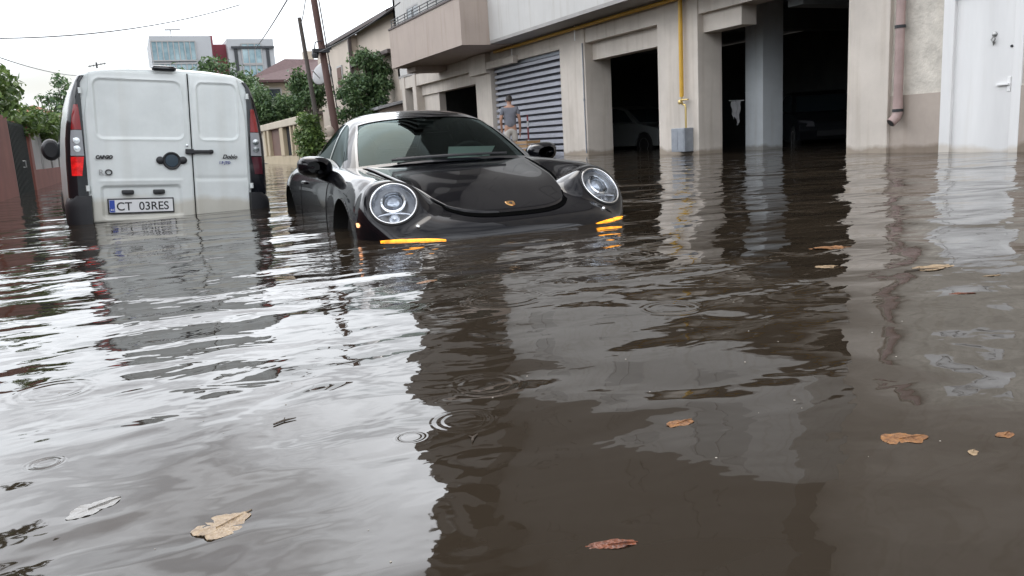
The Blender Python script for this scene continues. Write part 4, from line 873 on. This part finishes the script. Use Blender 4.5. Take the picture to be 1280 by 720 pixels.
def tree(name, label, base, clumps, n, size, m, r0=.12, group=None, seed=1, limbs=9, cat='tree', fol='crown'):
    t = thing(name, label, cat, base, group=group); leaf_mesh(fol, clumps, n, size, m, t, base, seed=seed)
    r = random.Random(seed); top = np.mean([c[:3] for c in clumps], 0); b = np.array(base); mb = MB()
    mids = [b+(top-b)*k+np.array([r.uniform(-.05, .05), r.uniform(-.05, .05), 0])*(k > 0)*(k < 1) for k in (0, .3, .6, .85)]
    mb.tube([m_ - b for m_ in mids], [r0, r0*.8, r0*.6, r0*.4], 8)
    for c in r.sample(clumps, min(limbs, len(clumps))):
        s0 = b+(top-b)*r.uniform(.35, .85); e = np.array(c[:3]); mid = (s0+e)/2+np.array([0, 0, .05*np.linalg.norm(e-s0)])
        mb.tube([s0-b, mid-b, e-b], [r0*.4, r0*.25, r0*.08], 6)
    mb.build('trunk', M['bark'], t, smooth=True); return t
def at(u, v, Y):                           # photo pixel and street distance -> point, used for far scenery only
    a, b = u-640, v-360
    d = Rc*a-Uc*b+F*f_px; k = Y/d.y; return Vector((0, 0, CAM_H))+d*k
def blob(px_, Y, r3, k, cr, seed): p = at(*px_, Y); return ell_clumps(p, *r3, k, cr, seed)

# creeper over the left garden wall
cl = []
r_ = random.Random(3)
for i in range(46):
    y = r_.uniform(14.5, 29); zt = np.interp(y, [14, 17.5, 20, 24, 29], [3.0, 2.5, 2.15, 1.95, 1.75]); cl.append((-2.05+r_.uniform(-.5, .28), y, r_.uniform(1.05 if y > 19 else 1.4, zt-.15), r_.uniform(.22, .42)))
tree('climbing_shrub', 'leafy green creeper spilling over the red garden wall and gate left of the van', (-2.5, 18.5, -.1), cl, 9000, .075, M['leaf'], .05, seed=5, limbs=20, cat='shrub', fol='foliage')
cl = ell_clumps((-2.7, 6.6, 4.4), 1.5, 2.0, 1.3, 26, .5, 11) + [(-1.02, 6.0, 2.02, .14), (-1.15, 6.1, 2.05, .2), (-1.5, 6.3, 2.3, .3), (-1.3, 6.0, 2.95, .38), (-1.15, 5.8, 3.1, .34), (-1.7, 6.0, 3.3, .5), (-1.9, 6.4, 3.0, .4), (-1.7, 6.4, 2.6, .3)]
tree('street_tree', 'broad dark tree leaning over the red wall at the left, beside the van', (-2.7, 6.6, -.4), cl, 9000, .07, M['leafdark'], .14, seed=8, limbs=16)
# trees behind the van and round the houses
specs = [
 ('garden_tree', 'dark rounded tree behind the van roof, below the office block', (268, 116), 46, (2.4, 2.0, 1.5), 24, .7, 5200, .13, 'leafdark'),
 ('garden_tree', 'bushy green tree between the van and the red roofed house', (318, 142), 42, (1.6, 1.5, 1.3), 22, .55, 5000, .11, 'leafcool'),
 ('garden_tree', 'low dark tree over the yellow garden wall', (352, 134), 41, (1.6, 1.2, .6), 18, .45, 3600, .10, 'leafdark'),
 ('garden_tree', 'tall shrub in front of the red roofed house by the satellite dish', (386, 112), 38, (.8, .9, 1.0), 14, .4, 3000, .09, 'leafdark'),
 ('garden_tree', 'bright green bush growing between the two leaning poles', (388, 166), 26.3, (.36, .4, .75), 20, .28, 4200, .07, 'leaf'),
 ('garden_tree', 'wide leafy tree against the beige house beside the balcony', (462, 98), 33.5, (1.05, .7, 1.2), 30, .36, 6500, .085, 'leafcool'),
 ('garden_tree', 'dark bush under the wide leafy tree beside the garage end', (452, 132), 33.0, (1.2, .6, .7), 20, .36, 4000, .08, 'leafdark'),
 ('garden_tree', 'thin sparse tree top standing beyond the red garden wall', (78, 122), 44, (.30, .3, 1.5), 8, .3, 420, .10, 'leafcool'),
 ('garden_tree', 'small sparse tree beside the orange roof on the far left', (60, 128), 44, (.5, .4, .7), 6, .3, 300, .10, 'leafcool'),
]
for i, (nm, lb, pxy, Y, r3, k, cr, n, sz, mm) in enumerate(specs):
    c = at(*pxy, Y); tree(nm, lb, (c.x, Y, .05), blob(pxy, Y, r3, k, cr, 20+i), n, sz, M[mm], .12, 'trees and bushes in the far gardens', 40+i, 7)

# ------------------------------------------------------------------ left garden wall, gate
lw = thing('garden_wall', 'brown red garden wall with pale grey panels behind the van', 'wall', (-2.1, 20, 0))
OFF = (-2.1, 20, 0)
mb = MB(); mb.box(-2.2, -1.95, 14.2, 17.2, -.5, 1.42); mb.build('wall_section', M['redwall'], lw, off=OFF, bevel=.02)
mb = MB(); mb.box(-2.2, -1.93, 20.0, 20.5, -.5, 1.46); mb.build('gate_post', M['redwall'], lw, off=OFF, bevel=.02)
mb = MB(); mb.box(-2.2, -1.94, 20.5, 33, -.5, .42); mb.build('plinth', M['redwall'], lw, off=OFF)
for i in range(5):
    y = 20.55+i*2.5; mb = MB(); mb.box(-2.12, -2.02, y, y+2.4, .42, 1.42); mb.build('panel', M['greypanel'], lw, off=OFF)
    mb = MB(); mb.box(-2.15, -1.98, y+2.4, y+2.5, .42, 1.5); mb.build('panel_post', M['greypanel'], lw, off=OFF)
mb = MB(); mb.box(-2.3, -2.0, -4, 14.2, -.5, 1.3); tag(mb.build('garden_wall', M['redwall'], bevel=.02), 'plain red garden wall running from beside the camera to the creeper', 'wall')
gt = thing('garden_gate', 'dark metal double gate standing in the red garden wall', 'gate', (-2.0, 18.6, 0))
for y0, y1 in ((17.25, 18.58), (18.62, 19.95)):
    mb = MB(); mb.box(-2.02, -1.98, y0, y1, -.4, 1.30)
    for k in range(7): y = y0+.08+k*(y1-y0-.16)/6; mb.box(-1.98, -1.965, y-.02, y+.02, -.3, 1.36)
    mb.build('gate_leaf', M['gatedark'], gt, off=(-2.0, 18.6, 0))
mb = MB(); mb.tube([(-1.95, 18.5, .5), (-1.90, 18.5, .5), (-1.90, 18.5, .62), (-1.95, 18.5, .62)], .012, 6); mb.build('handle', M['silver'], gt, off=(-2.0, 18.6, 0))

# ------------------------------------------------------------------ yellow wall on the right, farther down the street
yw = thing('street_wall', 'ochre garden wall with pilasters, a brown door and dark railings down the street', 'wall', (5.3, 33, 0)); OFF = (5.3, 33, 0)
mb = MB(); mb.box(5.2, 5.5, 27.6, 41, -.5, .32); mb.build('plinth', M['ochre'], yw, off=OFF)
mb = MB(); mb.box(5.14, 5.56, 27.5, 41.1, 1.36, 1.62); mb.build('coping', M['cream'], yw, off=OFF, bevel=.03)
for y, w in ((27.6, .45), (28.6, .2), (29.3, .22), (31.0, .75), (34.4, .5), (35.4, .4), (37.2, .5), (40.4, .6)):
    mb = MB(); mb.box(5.17, 5.5, y, y+w, .32, 1.36); mb.build('pilaster', M['ochre'], yw, off=OFF, bevel=.02)
mb = MB(); mb.box(5.3, 5.36, 31.75, 34.4, -.2, 1.36); mb.build('wooden_door', M['brown'], yw, off=OFF)
mb = MB()
for y in np.arange(28.1, 31.0, .16): mb.box(5.32, 5.35, y, y+.05, .32, 1.36)
mb.box(5.40, 5.42, 28.0, 31, .32, 1.36); mb.build('railing', M['rail'], yw, off=OFF)
mb = MB(); mb.box(5.3, 5.4, 35.9, 40.4, .32, 1.36); mb.build('wall_panel', M['cream'], yw, off=OFF)
mb = MB(); mb.lathe([(0, 0), (.22, 0), (.22, .08), (.15, .14), (.17, .9), (.2, .95), (.2, 1.02), (.10, 1.1), (.16, 1.2), (.17, 1.32), (.10, 1.44), (0, 1.47)], (6.25, 28.0, -.2), (0, 0, 1), 14)
tag(mb.build('gatepost', M['pinkish'], smooth='auto'), 'pale stone gatepost with a round cap beside the brown pole', 'gatepost')

# poles
pA = thing('utility_pole', 'thin leaning wooden pole with a whitewashed foot', 'pole', (5.75, 27, -.2))
t0, t1 = at(374, 22, 27), at(403, 190, 27); d = (t0-t1).normalized(); b0 = t1-d*.4
mb = MB(); mb.tube([t1+d*.75, (t1+t0)/2, t0], [.085, .072, .06], 12); mb.build('shaft', M['wood'], pA, off=(5.75, 27, -.2), smooth='auto')
mb = MB(); mb.tube([b0, t1+d*.75], [.112, .105], 12); mb.build('painted_foot', M['whitewash'], pA, off=(5.75, 27, -.2), smooth='auto')
pB = thing('utility_pole', 'thick brown leaning pole carrying cables and a transformer bracket', 'pole', (6.8, 29, -.2))
t0, t1 = at(384, -50, 29), at(422, 178, 29); d = (t0-t1).normalized()
mb = MB(); mb.tube([t1-d*.3, (t0+t1)/2, t0], [.135, .12, .11], 12); mb.build('shaft', M['rustpole'], pB, off=(6.8, 29, -.2), smooth='auto')
mb = MB(); q = at(404, 62, 28.8); mb.box(q.x-.38, q.x+.2, q.y-.12, q.y+.1, q.z-.1, q.z+.02); mb.lathe([(0, 0), (.1, 0), (.12, .12), (.08, .26), (0, .27)], (q.x-.3, q.y, q.z-.28), (0, 0, 1), 10); mb.lathe([(0, 0), (.07, 0), (.08, .1), (0, .2)], (q.x+.22, q.y, q.z), (0, 0, 1), 8); mb.tube([q+Vector((-.3, 0, .02)), q+Vector((-.25, 0, .25)), q+Vector((0, 0, .3))], .02, 6); mb.build('cable_bracket', M['rail'], pB, off=(6.8, 29, -.2))
mb = MB(); tube_p = [t1+d*1.2+Vector((.17, -.05, 0)), t1+d*3.5+Vector((.165, -.05, 0)), t0+Vector((.15, -.05, 0))]; mb.tube(tube_p, .02, 6); mb.build('cable_riser', M['rail'], pB, off=(6.8, 29, -.2))

# wires
def wire(label, pts, r=.012, sag=.0):
    a, b = [Vector(p) for p in pts]; mb = MB(); mb.tube([a+(b-a)*t+Vector((0, 0, -4*sag*t*(1-t))) for t in np.linspace(0, 1, 14)], r*1.7, 5); return tag(mb.build('overhead_cable', M['wire'], smooth=True), label, 'cable', 'overhead cables')
wire('thin sagging cable crossing the sky at the upper left', (at(-40, 48, 30), at(300, 6, 34)), .012, .35)
wire('straight dark cable dropping from the top edge towards the office block', (at(366, -12, 28), at(318, 62, 70)), .016, .1)
wire('cable running from the brown pole along the eaves of the beige house', (at(397, 66, 28.8), at(500, 3, 22)), .010, .1)
wire('faint cable from the pale tv mast towards the left trees', (at(0, 72, 40), at(110, 95, 60)), .012, .2)
wire('slack cable from the thin wooden pole to the upper sky', (at(376, 30, 27), at(384, -20, 20)), .008, .1)
# tv aerial and dish
c = at(121, 83, 60); ma = thing('tv_aerial', 'small dark tv aerial standing above the van roof at the left', 'aerial', (c.x, 60, 0))
mb = MB(); mb.tube([(0, 0, c.z-3), (.0, 0, c.z+.25)], .05, 6); mb.build('mast', M['rail'], ma)
mb = MB(); mb.tube([(-.5, 0, c.z), (.55, .1, c.z+.2)], .03, 5)
for k in range(5): mb.tube([(-.4+.22*k, -.25, c.z+.03+.04*k), (-.4+.22*k, .25, c.z-.02+.04*k)], .02, 5)
mb.build('antenna_rods', M['rail'], ma)

# ------------------------------------------------------------------ houses
def house_window(parent, off, x0, x1, y0, y1, z0, z1, axis, m='winglass'):
    mb = MB(); mb.box(x0, x1, y0, y1, z0, z1); w = mb.build('window', M['frame'], parent, off=off)
    mb = MB(); e = .09
    if axis == 'y': mb.box(x0+e, x1-e, y0-.02, y0+.03, z0+e, z1-e)
    else: mb.box(x0-.02, x0+.03, y0+e, y1-e, z0+e, z1-e)
    mb.build('pane', M[m], w, off=off)
# red roofed house
rh = thing('red_roofed_house', 'cream two storey house under a dark red hipped roof', 'house', (10, 53, 0)); OFF = (10, 53, 0)
mb = MB(); mb.box(6.95, 14.2, 50.3, 57, -.5, 4.62); mb.build('wall', M['cream'], rh, off=OFF)
mb = MB(); e0, e1, f0, f1, ze = 6.5, 14.7, 49.8, 57.5, 4.62; rdg = [(9.5, 53.2, 6.15), (11.9, 53.8, 6.15)]
mb.add([(e0, f0, ze), (e1, f0, ze), (e1, f1, ze), (e0, f1, ze), *rdg, (e0, f0, ze-.14), (e1, f0, ze-.14), (e1, f1, ze-.14), (e0, f1, ze-.14)], [(0,1,5,4), (1,2,5), (2,3,4,5), (3,0,4), (6,7,1,0), (7,8,2,1), (8,9,3,2), (9,6,0,3), (9,8,7,6)])
rf = mb.build('roof', M['tile'], rh, off=OFF)
mb = MB(); mb.box(10.9, 11.5, 54, 54.6, 5.6, 6.7); mb.build('chimney', M['cream'], rf, off=OFF)
for x in (7.6, 9.1, 11.2, 12.6): house_window(rh, OFF, x, x+1.0, 50.24, 50.32, 3.15, 4.2, 'y')
for x in (7.6, 9.5, 11.4): house_window(rh, OFF, x, x+1.0, 50.24, 50.32, .9, 2.1, 'y')
mb = MB(); mb.box(7.2, 13.8, 49.6, 50.3, 2.55, 2.72); mb.build('floor_band', M['fascia'], rh, off=OFF)
# beige house with the eaves parallel to the street
bh = thing('beige_house', 'beige two storey house with long eaves behind the poles', 'house', (13, 38, 0)); OFF = (13, 38, 0)
mb = MB(); mb.box(10.3, 17, 32.2, 38.5, -.5, 5.75); mb.build('wall', M['pinkish'], bh, off=OFF)
mb = MB(); mb.box(10.0, 17, 38.5, 46, -.5, 5.65); mb.build('rear_wall', M['pinkish'], bh, off=OFF)
mb = MB(); mb.add([(9.8, 31.9, 5.75), (9.8, 46.3, 5.75), (13.6, 46.3, 7.4), (13.6, 31.9, 7.4), (17.4, 31.9, 5.75), (17.4, 46.3, 5.75)]+[(9.8, 31.9, 5.6), (9.8, 46.3, 5.6), (13.6, 46.3, 7.25), (13.6, 31.9, 7.25), (17.4, 31.9, 5.6), (17.4, 46.3, 5.6)],
    [(0,3,2,1), (3,4,5,2), (6,7,8,9), (9,8,11,10), (0,1,7,6), (0,6,9,3), (3,9,10,4), (4,10,11,5), (1,2,8,7), (2,5,11,8)]); mb.build('roof', M['fascia'], bh, off=OFF)
mb = MB(); mb.box(9.85, 10.0, 38.4, 38.55, 2.6, 5.6); mb.box(9.85, 10.25, 32.3, 38.5, 4.15, 4.3); mb.build('gutter', M['fascia'], bh, off=OFF)
for y in (40.5, 43.2): house_window(bh, OFF, 9.93, 10.02, y, y+1.0, 3.3, 4.5, 'x', 'brown')
house_window(bh, OFF, 10.23, 10.32, 34.6, 35.9, 2.0, 3.4, 'x')
c = at(402, 92, 34); mb = MB(); mb.lathe([(.02, .12), (.25, .10), (.44, .03), (.50, -.03), (.48, -.02), (.25, .06), (.02, .08)], c, (-.75, -.6, .35), 20); ds = tag(mb.build('satellite_dish', M['greypanel'], smooth=True), 'pale round satellite dish beside the brown pole', 'satellite dish')
mb = MB(); mb.tube([c, c+Vector((.3, .2, -.5)), (c.x+.5, c.y+.3, 0)], .04, 6); mb.tube([c+Vector((.0, 0, -.3)), c+Vector((-.45, -.4, .1))], .02, 5); mb.build('dish_mount', M['silver'], ds)
# flat roofed shed beside the garage end
mb = MB(); mb.add([(9.3, 32.0, -.5), (12, 32.0, -.5), (12, 35, -.5), (9.3, 35, -.5), (9.3, 32.0, 1.9), (12, 32.0, 2.5), (12, 35, 2.5), (9.3, 35, 1.9)], [(0,3,2,1), (4,5,6,7), (0,1,5,4), (1,2,6,5), (2,3,7,6), (3,0,4,7)])
sd_ = tag(mb.build('lean_to_shed', M['tan']), 'small grey brown lean-to between the garage end and the beige house', 'shed')
mb = MB(); mb.add([(9.1, 31.8, 1.9), (12, 31.8, 2.52), (12, 35.2, 2.52), (9.1, 35.2, 1.9), (9.1, 31.8, 2.0), (12, 31.8, 2.62), (12, 35.2, 2.62), (9.1, 35.2, 2.0)], [(0,3,2,1), (4,5,6,7), (0,1,5,4), (1,2,6,5), (2,3,7,6), (3,0,4,7)]); mb.build('roof', M['greypanel'], sd_)
# orange roofed house at far left
c = at(66, 140, 46); oh = thing('orange_roofed_house', 'house with an orange tiled roof glimpsed over the creeper', 'house', (c.x, 49, 0))
mb = MB(); mb.box(-3, .8, -2, 3, -.5, c.z-.35); mb.build('wall', M['cream'], oh)
mb = MB(); z = c.z-.35; mb.add([(-3.3, -2.3, z), (1.1, -2.3, z), (1.1, 3.3, z), (-3.3, 3.3, z), (-1.1, .2, z+.9), (-1.0, .8, z+.9)], [(0,1,4), (1,2,5,4), (2,3,5), (3,0,4,5), (3,2,1,0)]); mb.build('roof', mat('orange_tiles', (.30, .11, .06), .8, var=.2, vscale=5), oh)
# office block
ob = thing('office_block', 'white modern office block with glazed bays and a dark red link', 'building', (9, 98, 0)); OFF = (9, 98, 0)
mb = MB(); mb.box(3.25, 9.35, 95, 106, 0, 13.05); mb.build('wall', M['officewhite'], ob, off=OFF)
mb = MB(); mb.box(11.05, 16.0, 95.6, 106, 0, 12.8); mb.build('side_wing', M['officewhite'], ob, off=OFF)
mb = MB(); mb.box(9.35, 11.05, 97, 106, 0, 12.4); mb.box(9.35, 9.7, 96.6, 97, 0, 13.3); mb.build('red_link', M['officered'], ob, off=OFF)
def glazing(x0, x1, z0, z1, y, nb):
    mb = MB(); mb.box(x0, x1, y-.12, y-.002, z0, z1); w = mb.build('window', M['officeglass'], ob, off=OFF)
    mb = MB()
    for i in range(nb+1): x = x0+(x1-x0)*i/nb; mb.box(x-.05, x+.05, y-.2, y-.125, z0, z1)
    for zz in (z0, z1): mb.box(x0-.05, x1+.05, y-.22, y-.205, zz-.06, zz+.06)
    mb.build('mullions', M['frame'], w, off=OFF)
for z1 in (12.5, 10.2, 7.8, 5.4): glazing(3.35, 7.7, z1-2.0, z1, 95, 8)
for z1 in (12.3, 10.0, 7.6, 5.2): glazing(12.5, 14.6, z1-2.15, z1, 95.6, 3)
for z1 in (11.9,): 
    for x in (11.7, 15.1): 
        mb = MB(); mb.box(x, x+.35, 95.45, 95.595, 3, z1); mb.build('dark_fin', M['rail'], ob, off=OFF)
mb = MB(); mb.box(11.4, 16.0, 95.3, 95.44, 11.75, 12.0); mb.build('dark_band', M['rail'], ob, off=OFF)
mb = MB(); mb.tube([(5.6, 98, 13.05), (5.6, 98, 14.1)], .06, 6); mb.tube([(5.0, 98, 14.1), (6.6, 98, 14.15)], .12, 6); mb.build('roof_aerial', M['greypanel'], ob, off=OFF)

# ------------------------------------------------------------------ person by the shutter
def skin_mesh(name, verts, edges, radii, m, parent, sub=2, root=0):
    me = bpy.data.meshes.new(name); me.from_pydata(verts, edges, []); o = bpy.data.objects.new(name+'_src', me); COL.objects.link(o)
    md = o.modifiers.new('skin', 'SKIN'); md.use_smooth_shade = True
    for i, r in enumerate(radii):
        sv = me.skin_vertices[0].data[i]; sv.radius = r if isinstance(r, tuple) else (r, r); sv.use_root = (i == root)
    s_ = o.modifiers.new('sub', 'SUBSURF'); s_.levels = sub; s_.render_levels = sub
    dg = bpy.context.evaluated_depsgraph_get(); me2 = bpy.data.meshes.new_from_object(o.evaluated_get(dg)); me2.name = name; me2.materials.clear(); me2.materials.append(m)
    me2.polygons.foreach_set('use_smooth', [True]*len(me2.polygons)); bpy.data.objects.remove(o); o2 = bpy.data.objects.new(name, me2); COL.objects.link(o2); o2.parent = parent; return o2
per = thing('person', 'person in a grey t-shirt and pale shorts wading along the shutter, back to the viewer', 'person', (9.25, 19.75, -.2), (0, 0, -.35))
per.scale = (1.05, 1.05, 1.04)
# local: facing +Y (away), x to the right
Vp = [(0,0,.95), (0,0,1.10), (0,.01,1.26), (0,0,1.41), (0,.0,1.49), (0,.03,1.56), (0,.035,1.66), (0,.03,1.735),
      (-.09,0,.90), (-.10,.02,.50), (-.10,-.02,.09), (-.10,.10,.03), (.09,0,.90), (.10,.04,.50), (.10,.0,.09), (.10,.12,.03),
      (-.17,0,1.42), (-.235,-.01,1.16), (-.22,.10,.93), (-.215,.14,.84), (.17,0,1.42), (.24,-.02,1.15), (.25,.06,.90), (.25,.09,.81)]
Ep = [(0,1),(1,2),(2,3),(3,4),(4,5),(5,6),(6,7),(0,8),(8,9),(9,10),(10,11),(0,12),(12,13),(13,14),(14,15),(3,16),(16,17),(17,18),(18,19),(3,20),(20,21),(21,22),(22,23)]
Rp = [(.15,.11),(.135,.10),(.155,.11),(.15,.095),.05,(.062,.075),(.075,.092),(.055,.07),.085,.06,.04,.035,.085,.06,.04,.035,.062,.042,.03,(.026,.038),.062,.042,.03,(.026,.038)]
skin_mesh('body', Vp, Ep, Rp, M['skin'], per)
Vs = [(0,0,.90), (0,0,1.12), (0,.01,1.27), (0,0,1.415), (0,0,1.475), (-.17,0,1.42), (-.225,-.008,1.24), (.17,0,1.42), (.228,-.012,1.24)]
skin_mesh('t_shirt', Vs, [(0,1),(1,2),(2,3),(3,4),(3,5),(5,6),(3,7),(7,8)], [(.178,.135),(.160,.122),(.172,.125),(.165,.105),.062,.07,.056,.07,.056], M['shirt'], per)
skin_mesh('shorts', [(0,0,1.0), (0,0,.90), (-.09,0,.86), (-.105,.015,.56), (.09,0,.86), (.105,.03,.56)], [(0,1),(1,2),(2,3),(1,4),(4,5)], [(.16,.12),(.165,.125),.10,.085,.10,.085], M['shorts'], per)
mb = MB(); rows = []
for t in np.linspace(.0, 1, 9):
    a = t*PI*.5; rows.append([(.086*math.cos(a)*math.cos(p), .02+.104*math.cos(a)*math.sin(p)-.008, 1.655+.11*math.sin(a)-.035*(math.sin(p) < -.2)*(1-t)) for p in np.linspace(0, 2*PI, 21)])
mb.grid(rows); mb.build('hair', M['hair'], per, smooth=True)
for sg in (-1, 1):
    mb = MB(); mb.lathe([(0, -.008), (.024, -.006), (.028, .004), (.012, .008), (0, .006)], (sg*.082, .02, 1.63), (sg, -.3, 0), 12); mb.build('ear', M['skin'], per, smooth=True)
mb = MB(); mb.add([(-.015,.118,1.60), (.015,.118,1.60), (0,.14,1.605), (0,.12,1.65)], [(0,1,2), (0,2,3), (1,3,2)]); mb.build('nose', M['skin'], per)
# hands: palm with five separate fingers
for sg, wr in ((-1, (-.215,.14,.84)), (1, (.25,.09,.81))):
    w = Vector(wr); vs = [tuple(w), tuple(w+Vector((0, .02, -.07)))]; es = [(0, 1)]; rs = [(.02, .03), (.016, .036)]
    for k in range(4):
        b0 = w+Vector((0, .045-.022*k, -.09)); ln = (.062, .07, .066, .05)[k]; i0 = len(vs)
        vs += [tuple(b0), tuple(b0+Vector((-sg*.006, .006, -ln*.55))), tuple(b0+Vector((-sg*.022, .008, -ln)))]; es += [(1, i0), (i0, i0+1), (i0+1, i0+2)]; rs += [.010, .009, .007]
    i0 = len(vs); vs += [tuple(w+Vector((-sg*.01, .05, -.035))), tuple(w+Vector((-sg*.02, .068, -.075)))]; es += [(0, i0), (i0, i0+1)]; rs += [.012, .009]
    skin_mesh('hand', vs, es, rs, M['skin'], per, 1)
# striped post and crate beside the person
sp_ = thing('striped_post', 'slim dark red post with pale bands beside the person at the shutter', 'post', (9.62, 19.45, -.2))
for i in range(8):
    mb = MB(); mb.tube([(0, 0, .16*i), (0, 0, .16*(i+1))], .024, 12); mb.build('stripe_band', M['red'] if i % 3 else M['greypanel'], sp_, smooth='auto')
cr_ = thing('plastic_crate', 'orange plastic crate stacked beside the striped post', 'crate', (9.45, 19.15, -.2))
mb = MB()
for z in (.0, .32):
    for (x0, x1, y0, y1) in ((-.2, -.17, -.32, .32), (.17, .2, -.32, .32), (-.17, .17, -.32, -.29), (-.17, .17, .29, .32)): 
        for k in range(3): mb.box(x0, x1, y0, y1, z+.02+.1*k, z+.09+.1*k)
    mb.box(-.17, .17, -.29, .29, z+.02, z+.05)
    for sx in (-.2, .17):
        for sy in (-.32, .29): mb.box(sx+.004, sx+.026, sy+.004, sy+.026, z, z+.31)
mb.build('crate_body', M['orange'], cr_)

# ------------------------------------------------------------------ floating leaves and debris
def leaf_obj(name, label, cat, x, y, L, wd, rz, m, seed, group='leaves floating on the flood water', lobes=5, curl=.016):
    r = np.random.default_rng(seed); K = 44; ang = np.linspace(0, 2*PI, K, endpoint=False)
    ph = r.random(6)*6.28; rad = 1+.15*np.cos(lobes*ang)*(lobes > 0)+sum((.15/(k_+1))*np.cos((k_+2)*ang+ph[k_]) for k_ in range(6))+.035*np.abs(np.sin(4.5*ang+ph[0]))+.012*r.normal(size=K)
    rows = []
    for q in (0.02, .35, .7, 1):
        rr = rad*q if q > .8 else (rad*.5+.5)*q
        px_, py_ = L/2*rr*np.cos(ang), wd/2*rr*np.sin(ang)
        pz_ = .0006+curl*1.5*L*(q**2)*(.25+.75*np.sin(2*ang+seed))*(.6+.4*np.cos(ang*3+seed*2))+.0006*r.normal(size=K)*q*(L/.08)
        row = list(zip(px_, py_, np.maximum(pz_, -.003))); rows.append(row+row[:1])
    mb = MB(); mb.grid(rows); top = [[(a, b_, c-.0015) for a, b_, c in row] for row in rows]; mb.grid(top[::-1])
    mb.tube([(-L*.1, 0, .0015), (L*.3, .002, .002), (L*.60, wd*.06, .001)], [.0008, .001, .0008], 5)
    o = mb.build(name, m, smooth=True); o.location = (x, y, 0); o.rotation_euler = (0, 0, rz); return tag(o, label, cat, group)
LV = [
 ('large tan leaf lying flat on the bright water at lower left', .05, 1.21, .095, .062, .5, 'deadleafpale', 0),
 ('orange brown leaf with a stalk in the middle of the dark water', .87, 1.18, .055, .030, .1, 'deadleaf', 0),
 ('largest crisp orange leaf, right of the dark reflection edge', 1.14, .91, .070, .050, -.3, 'deadleaf', 5),
 ('dark red brown leaf near the bottom edge, below the middle', .52, .86, .058, .026, -.4, 'deadleafred', 0),
 ('broad tan leaf in the pale reflection of the door', 2.55, 1.94, .15, .085, -.2, 'deadleafpale', 3),
 ('long brown leaf floating at the edge of the pillar reflection', 2.66, 2.53, .17, .07, -.5, 'deadleaf', 0),
 ('small golden leaf just below the long brown leaf', 2.31, 2.21, .085, .05, -.5, 'deadleafpale', 0),
 ('small orange leaf at the right edge of the picture', 1.29, .83, .035, .022, .2, 'deadleaf', 0),
 ('tiny pale leaf beside the largest crisp orange leaf', 1.18, .81, .022, .016, .4, 'deadleafpale', 0),
 ('thin red leaf with a twig below the broad tan leaf', 2.24, 1.60, .065, .02, -.6, 'deadleafred', 0),
 ('small rusty leaf in front of the lit turn signal', 1.0, 3.0, .085, .045, .3, 'deadleaf', 0),
 ('thin yellowish sliver of leaf at the far right edge', 2.55, 1.72, .06, .016, -.3, 'deadleafpale', 0),
]
for i, (lb, x, y, L, wd, rz, mm, lo) in enumerate(LV): leaf_obj('floating_leaf', lb, 'leaf', x, y, L, wd, rz, M[mm], i+1, lobes=lo)
leaf_obj('foam_patch', 'faint pale smear of foam left of the large tan leaf', 'foam', -.13, 1.39, .075, .05, .4, M['foam'], 31, None, 0, .002)
mb = MB(); r_ = random.Random(5)
def twig(x, y, L, a):
    p = Vector((x, y, .003)); d = Vector((math.cos(a), math.sin(a), 0)); mb.tube([p, p+d*L*.5+Vector((-d.y, d.x, 0))*L*.1, p+d*L], [.002, .0025, .001], 5); mb.tube([p+d*L*.5+Vector((-d.y, d.x, 0))*L*.1, p+d*L*.7+Vector((-d.y, d.x, 0))*L*.4], [.0015, .0008], 5)
tag_list = [(.50, 1.31, .035, .9, 'short dark twig among the rings in the bright water'), (.19, 1.62, .05, .3, 'thin twig with a pale tip in the bright water at left'), (2.42, 1.95, .13, -.3, 'light twig lying beside the broad tan leaf')]
for x, y, L, a, lb in tag_list:
    mb = MB(); twig(x, y, L, a); tag(mb.build('twig', M['bark']), lb, 'twig')
mb = MB()
for i in range(70):
    y = r_.uniform(.75, 3.2); x = y*math.tan(r_.uniform(-.12, .95)); s_ = r_.uniform(.0008, .0026); mb.lathe([(0, 0), (s_, .0005), (s_*.7, s_*.6), (0, s_*.8)], (x, y, .0), (0, 0, 1), 6)
kind(mb.build('litter', M['speck']), 'stuff')['label'] = 'tiny pale specks of debris scattered over the water'
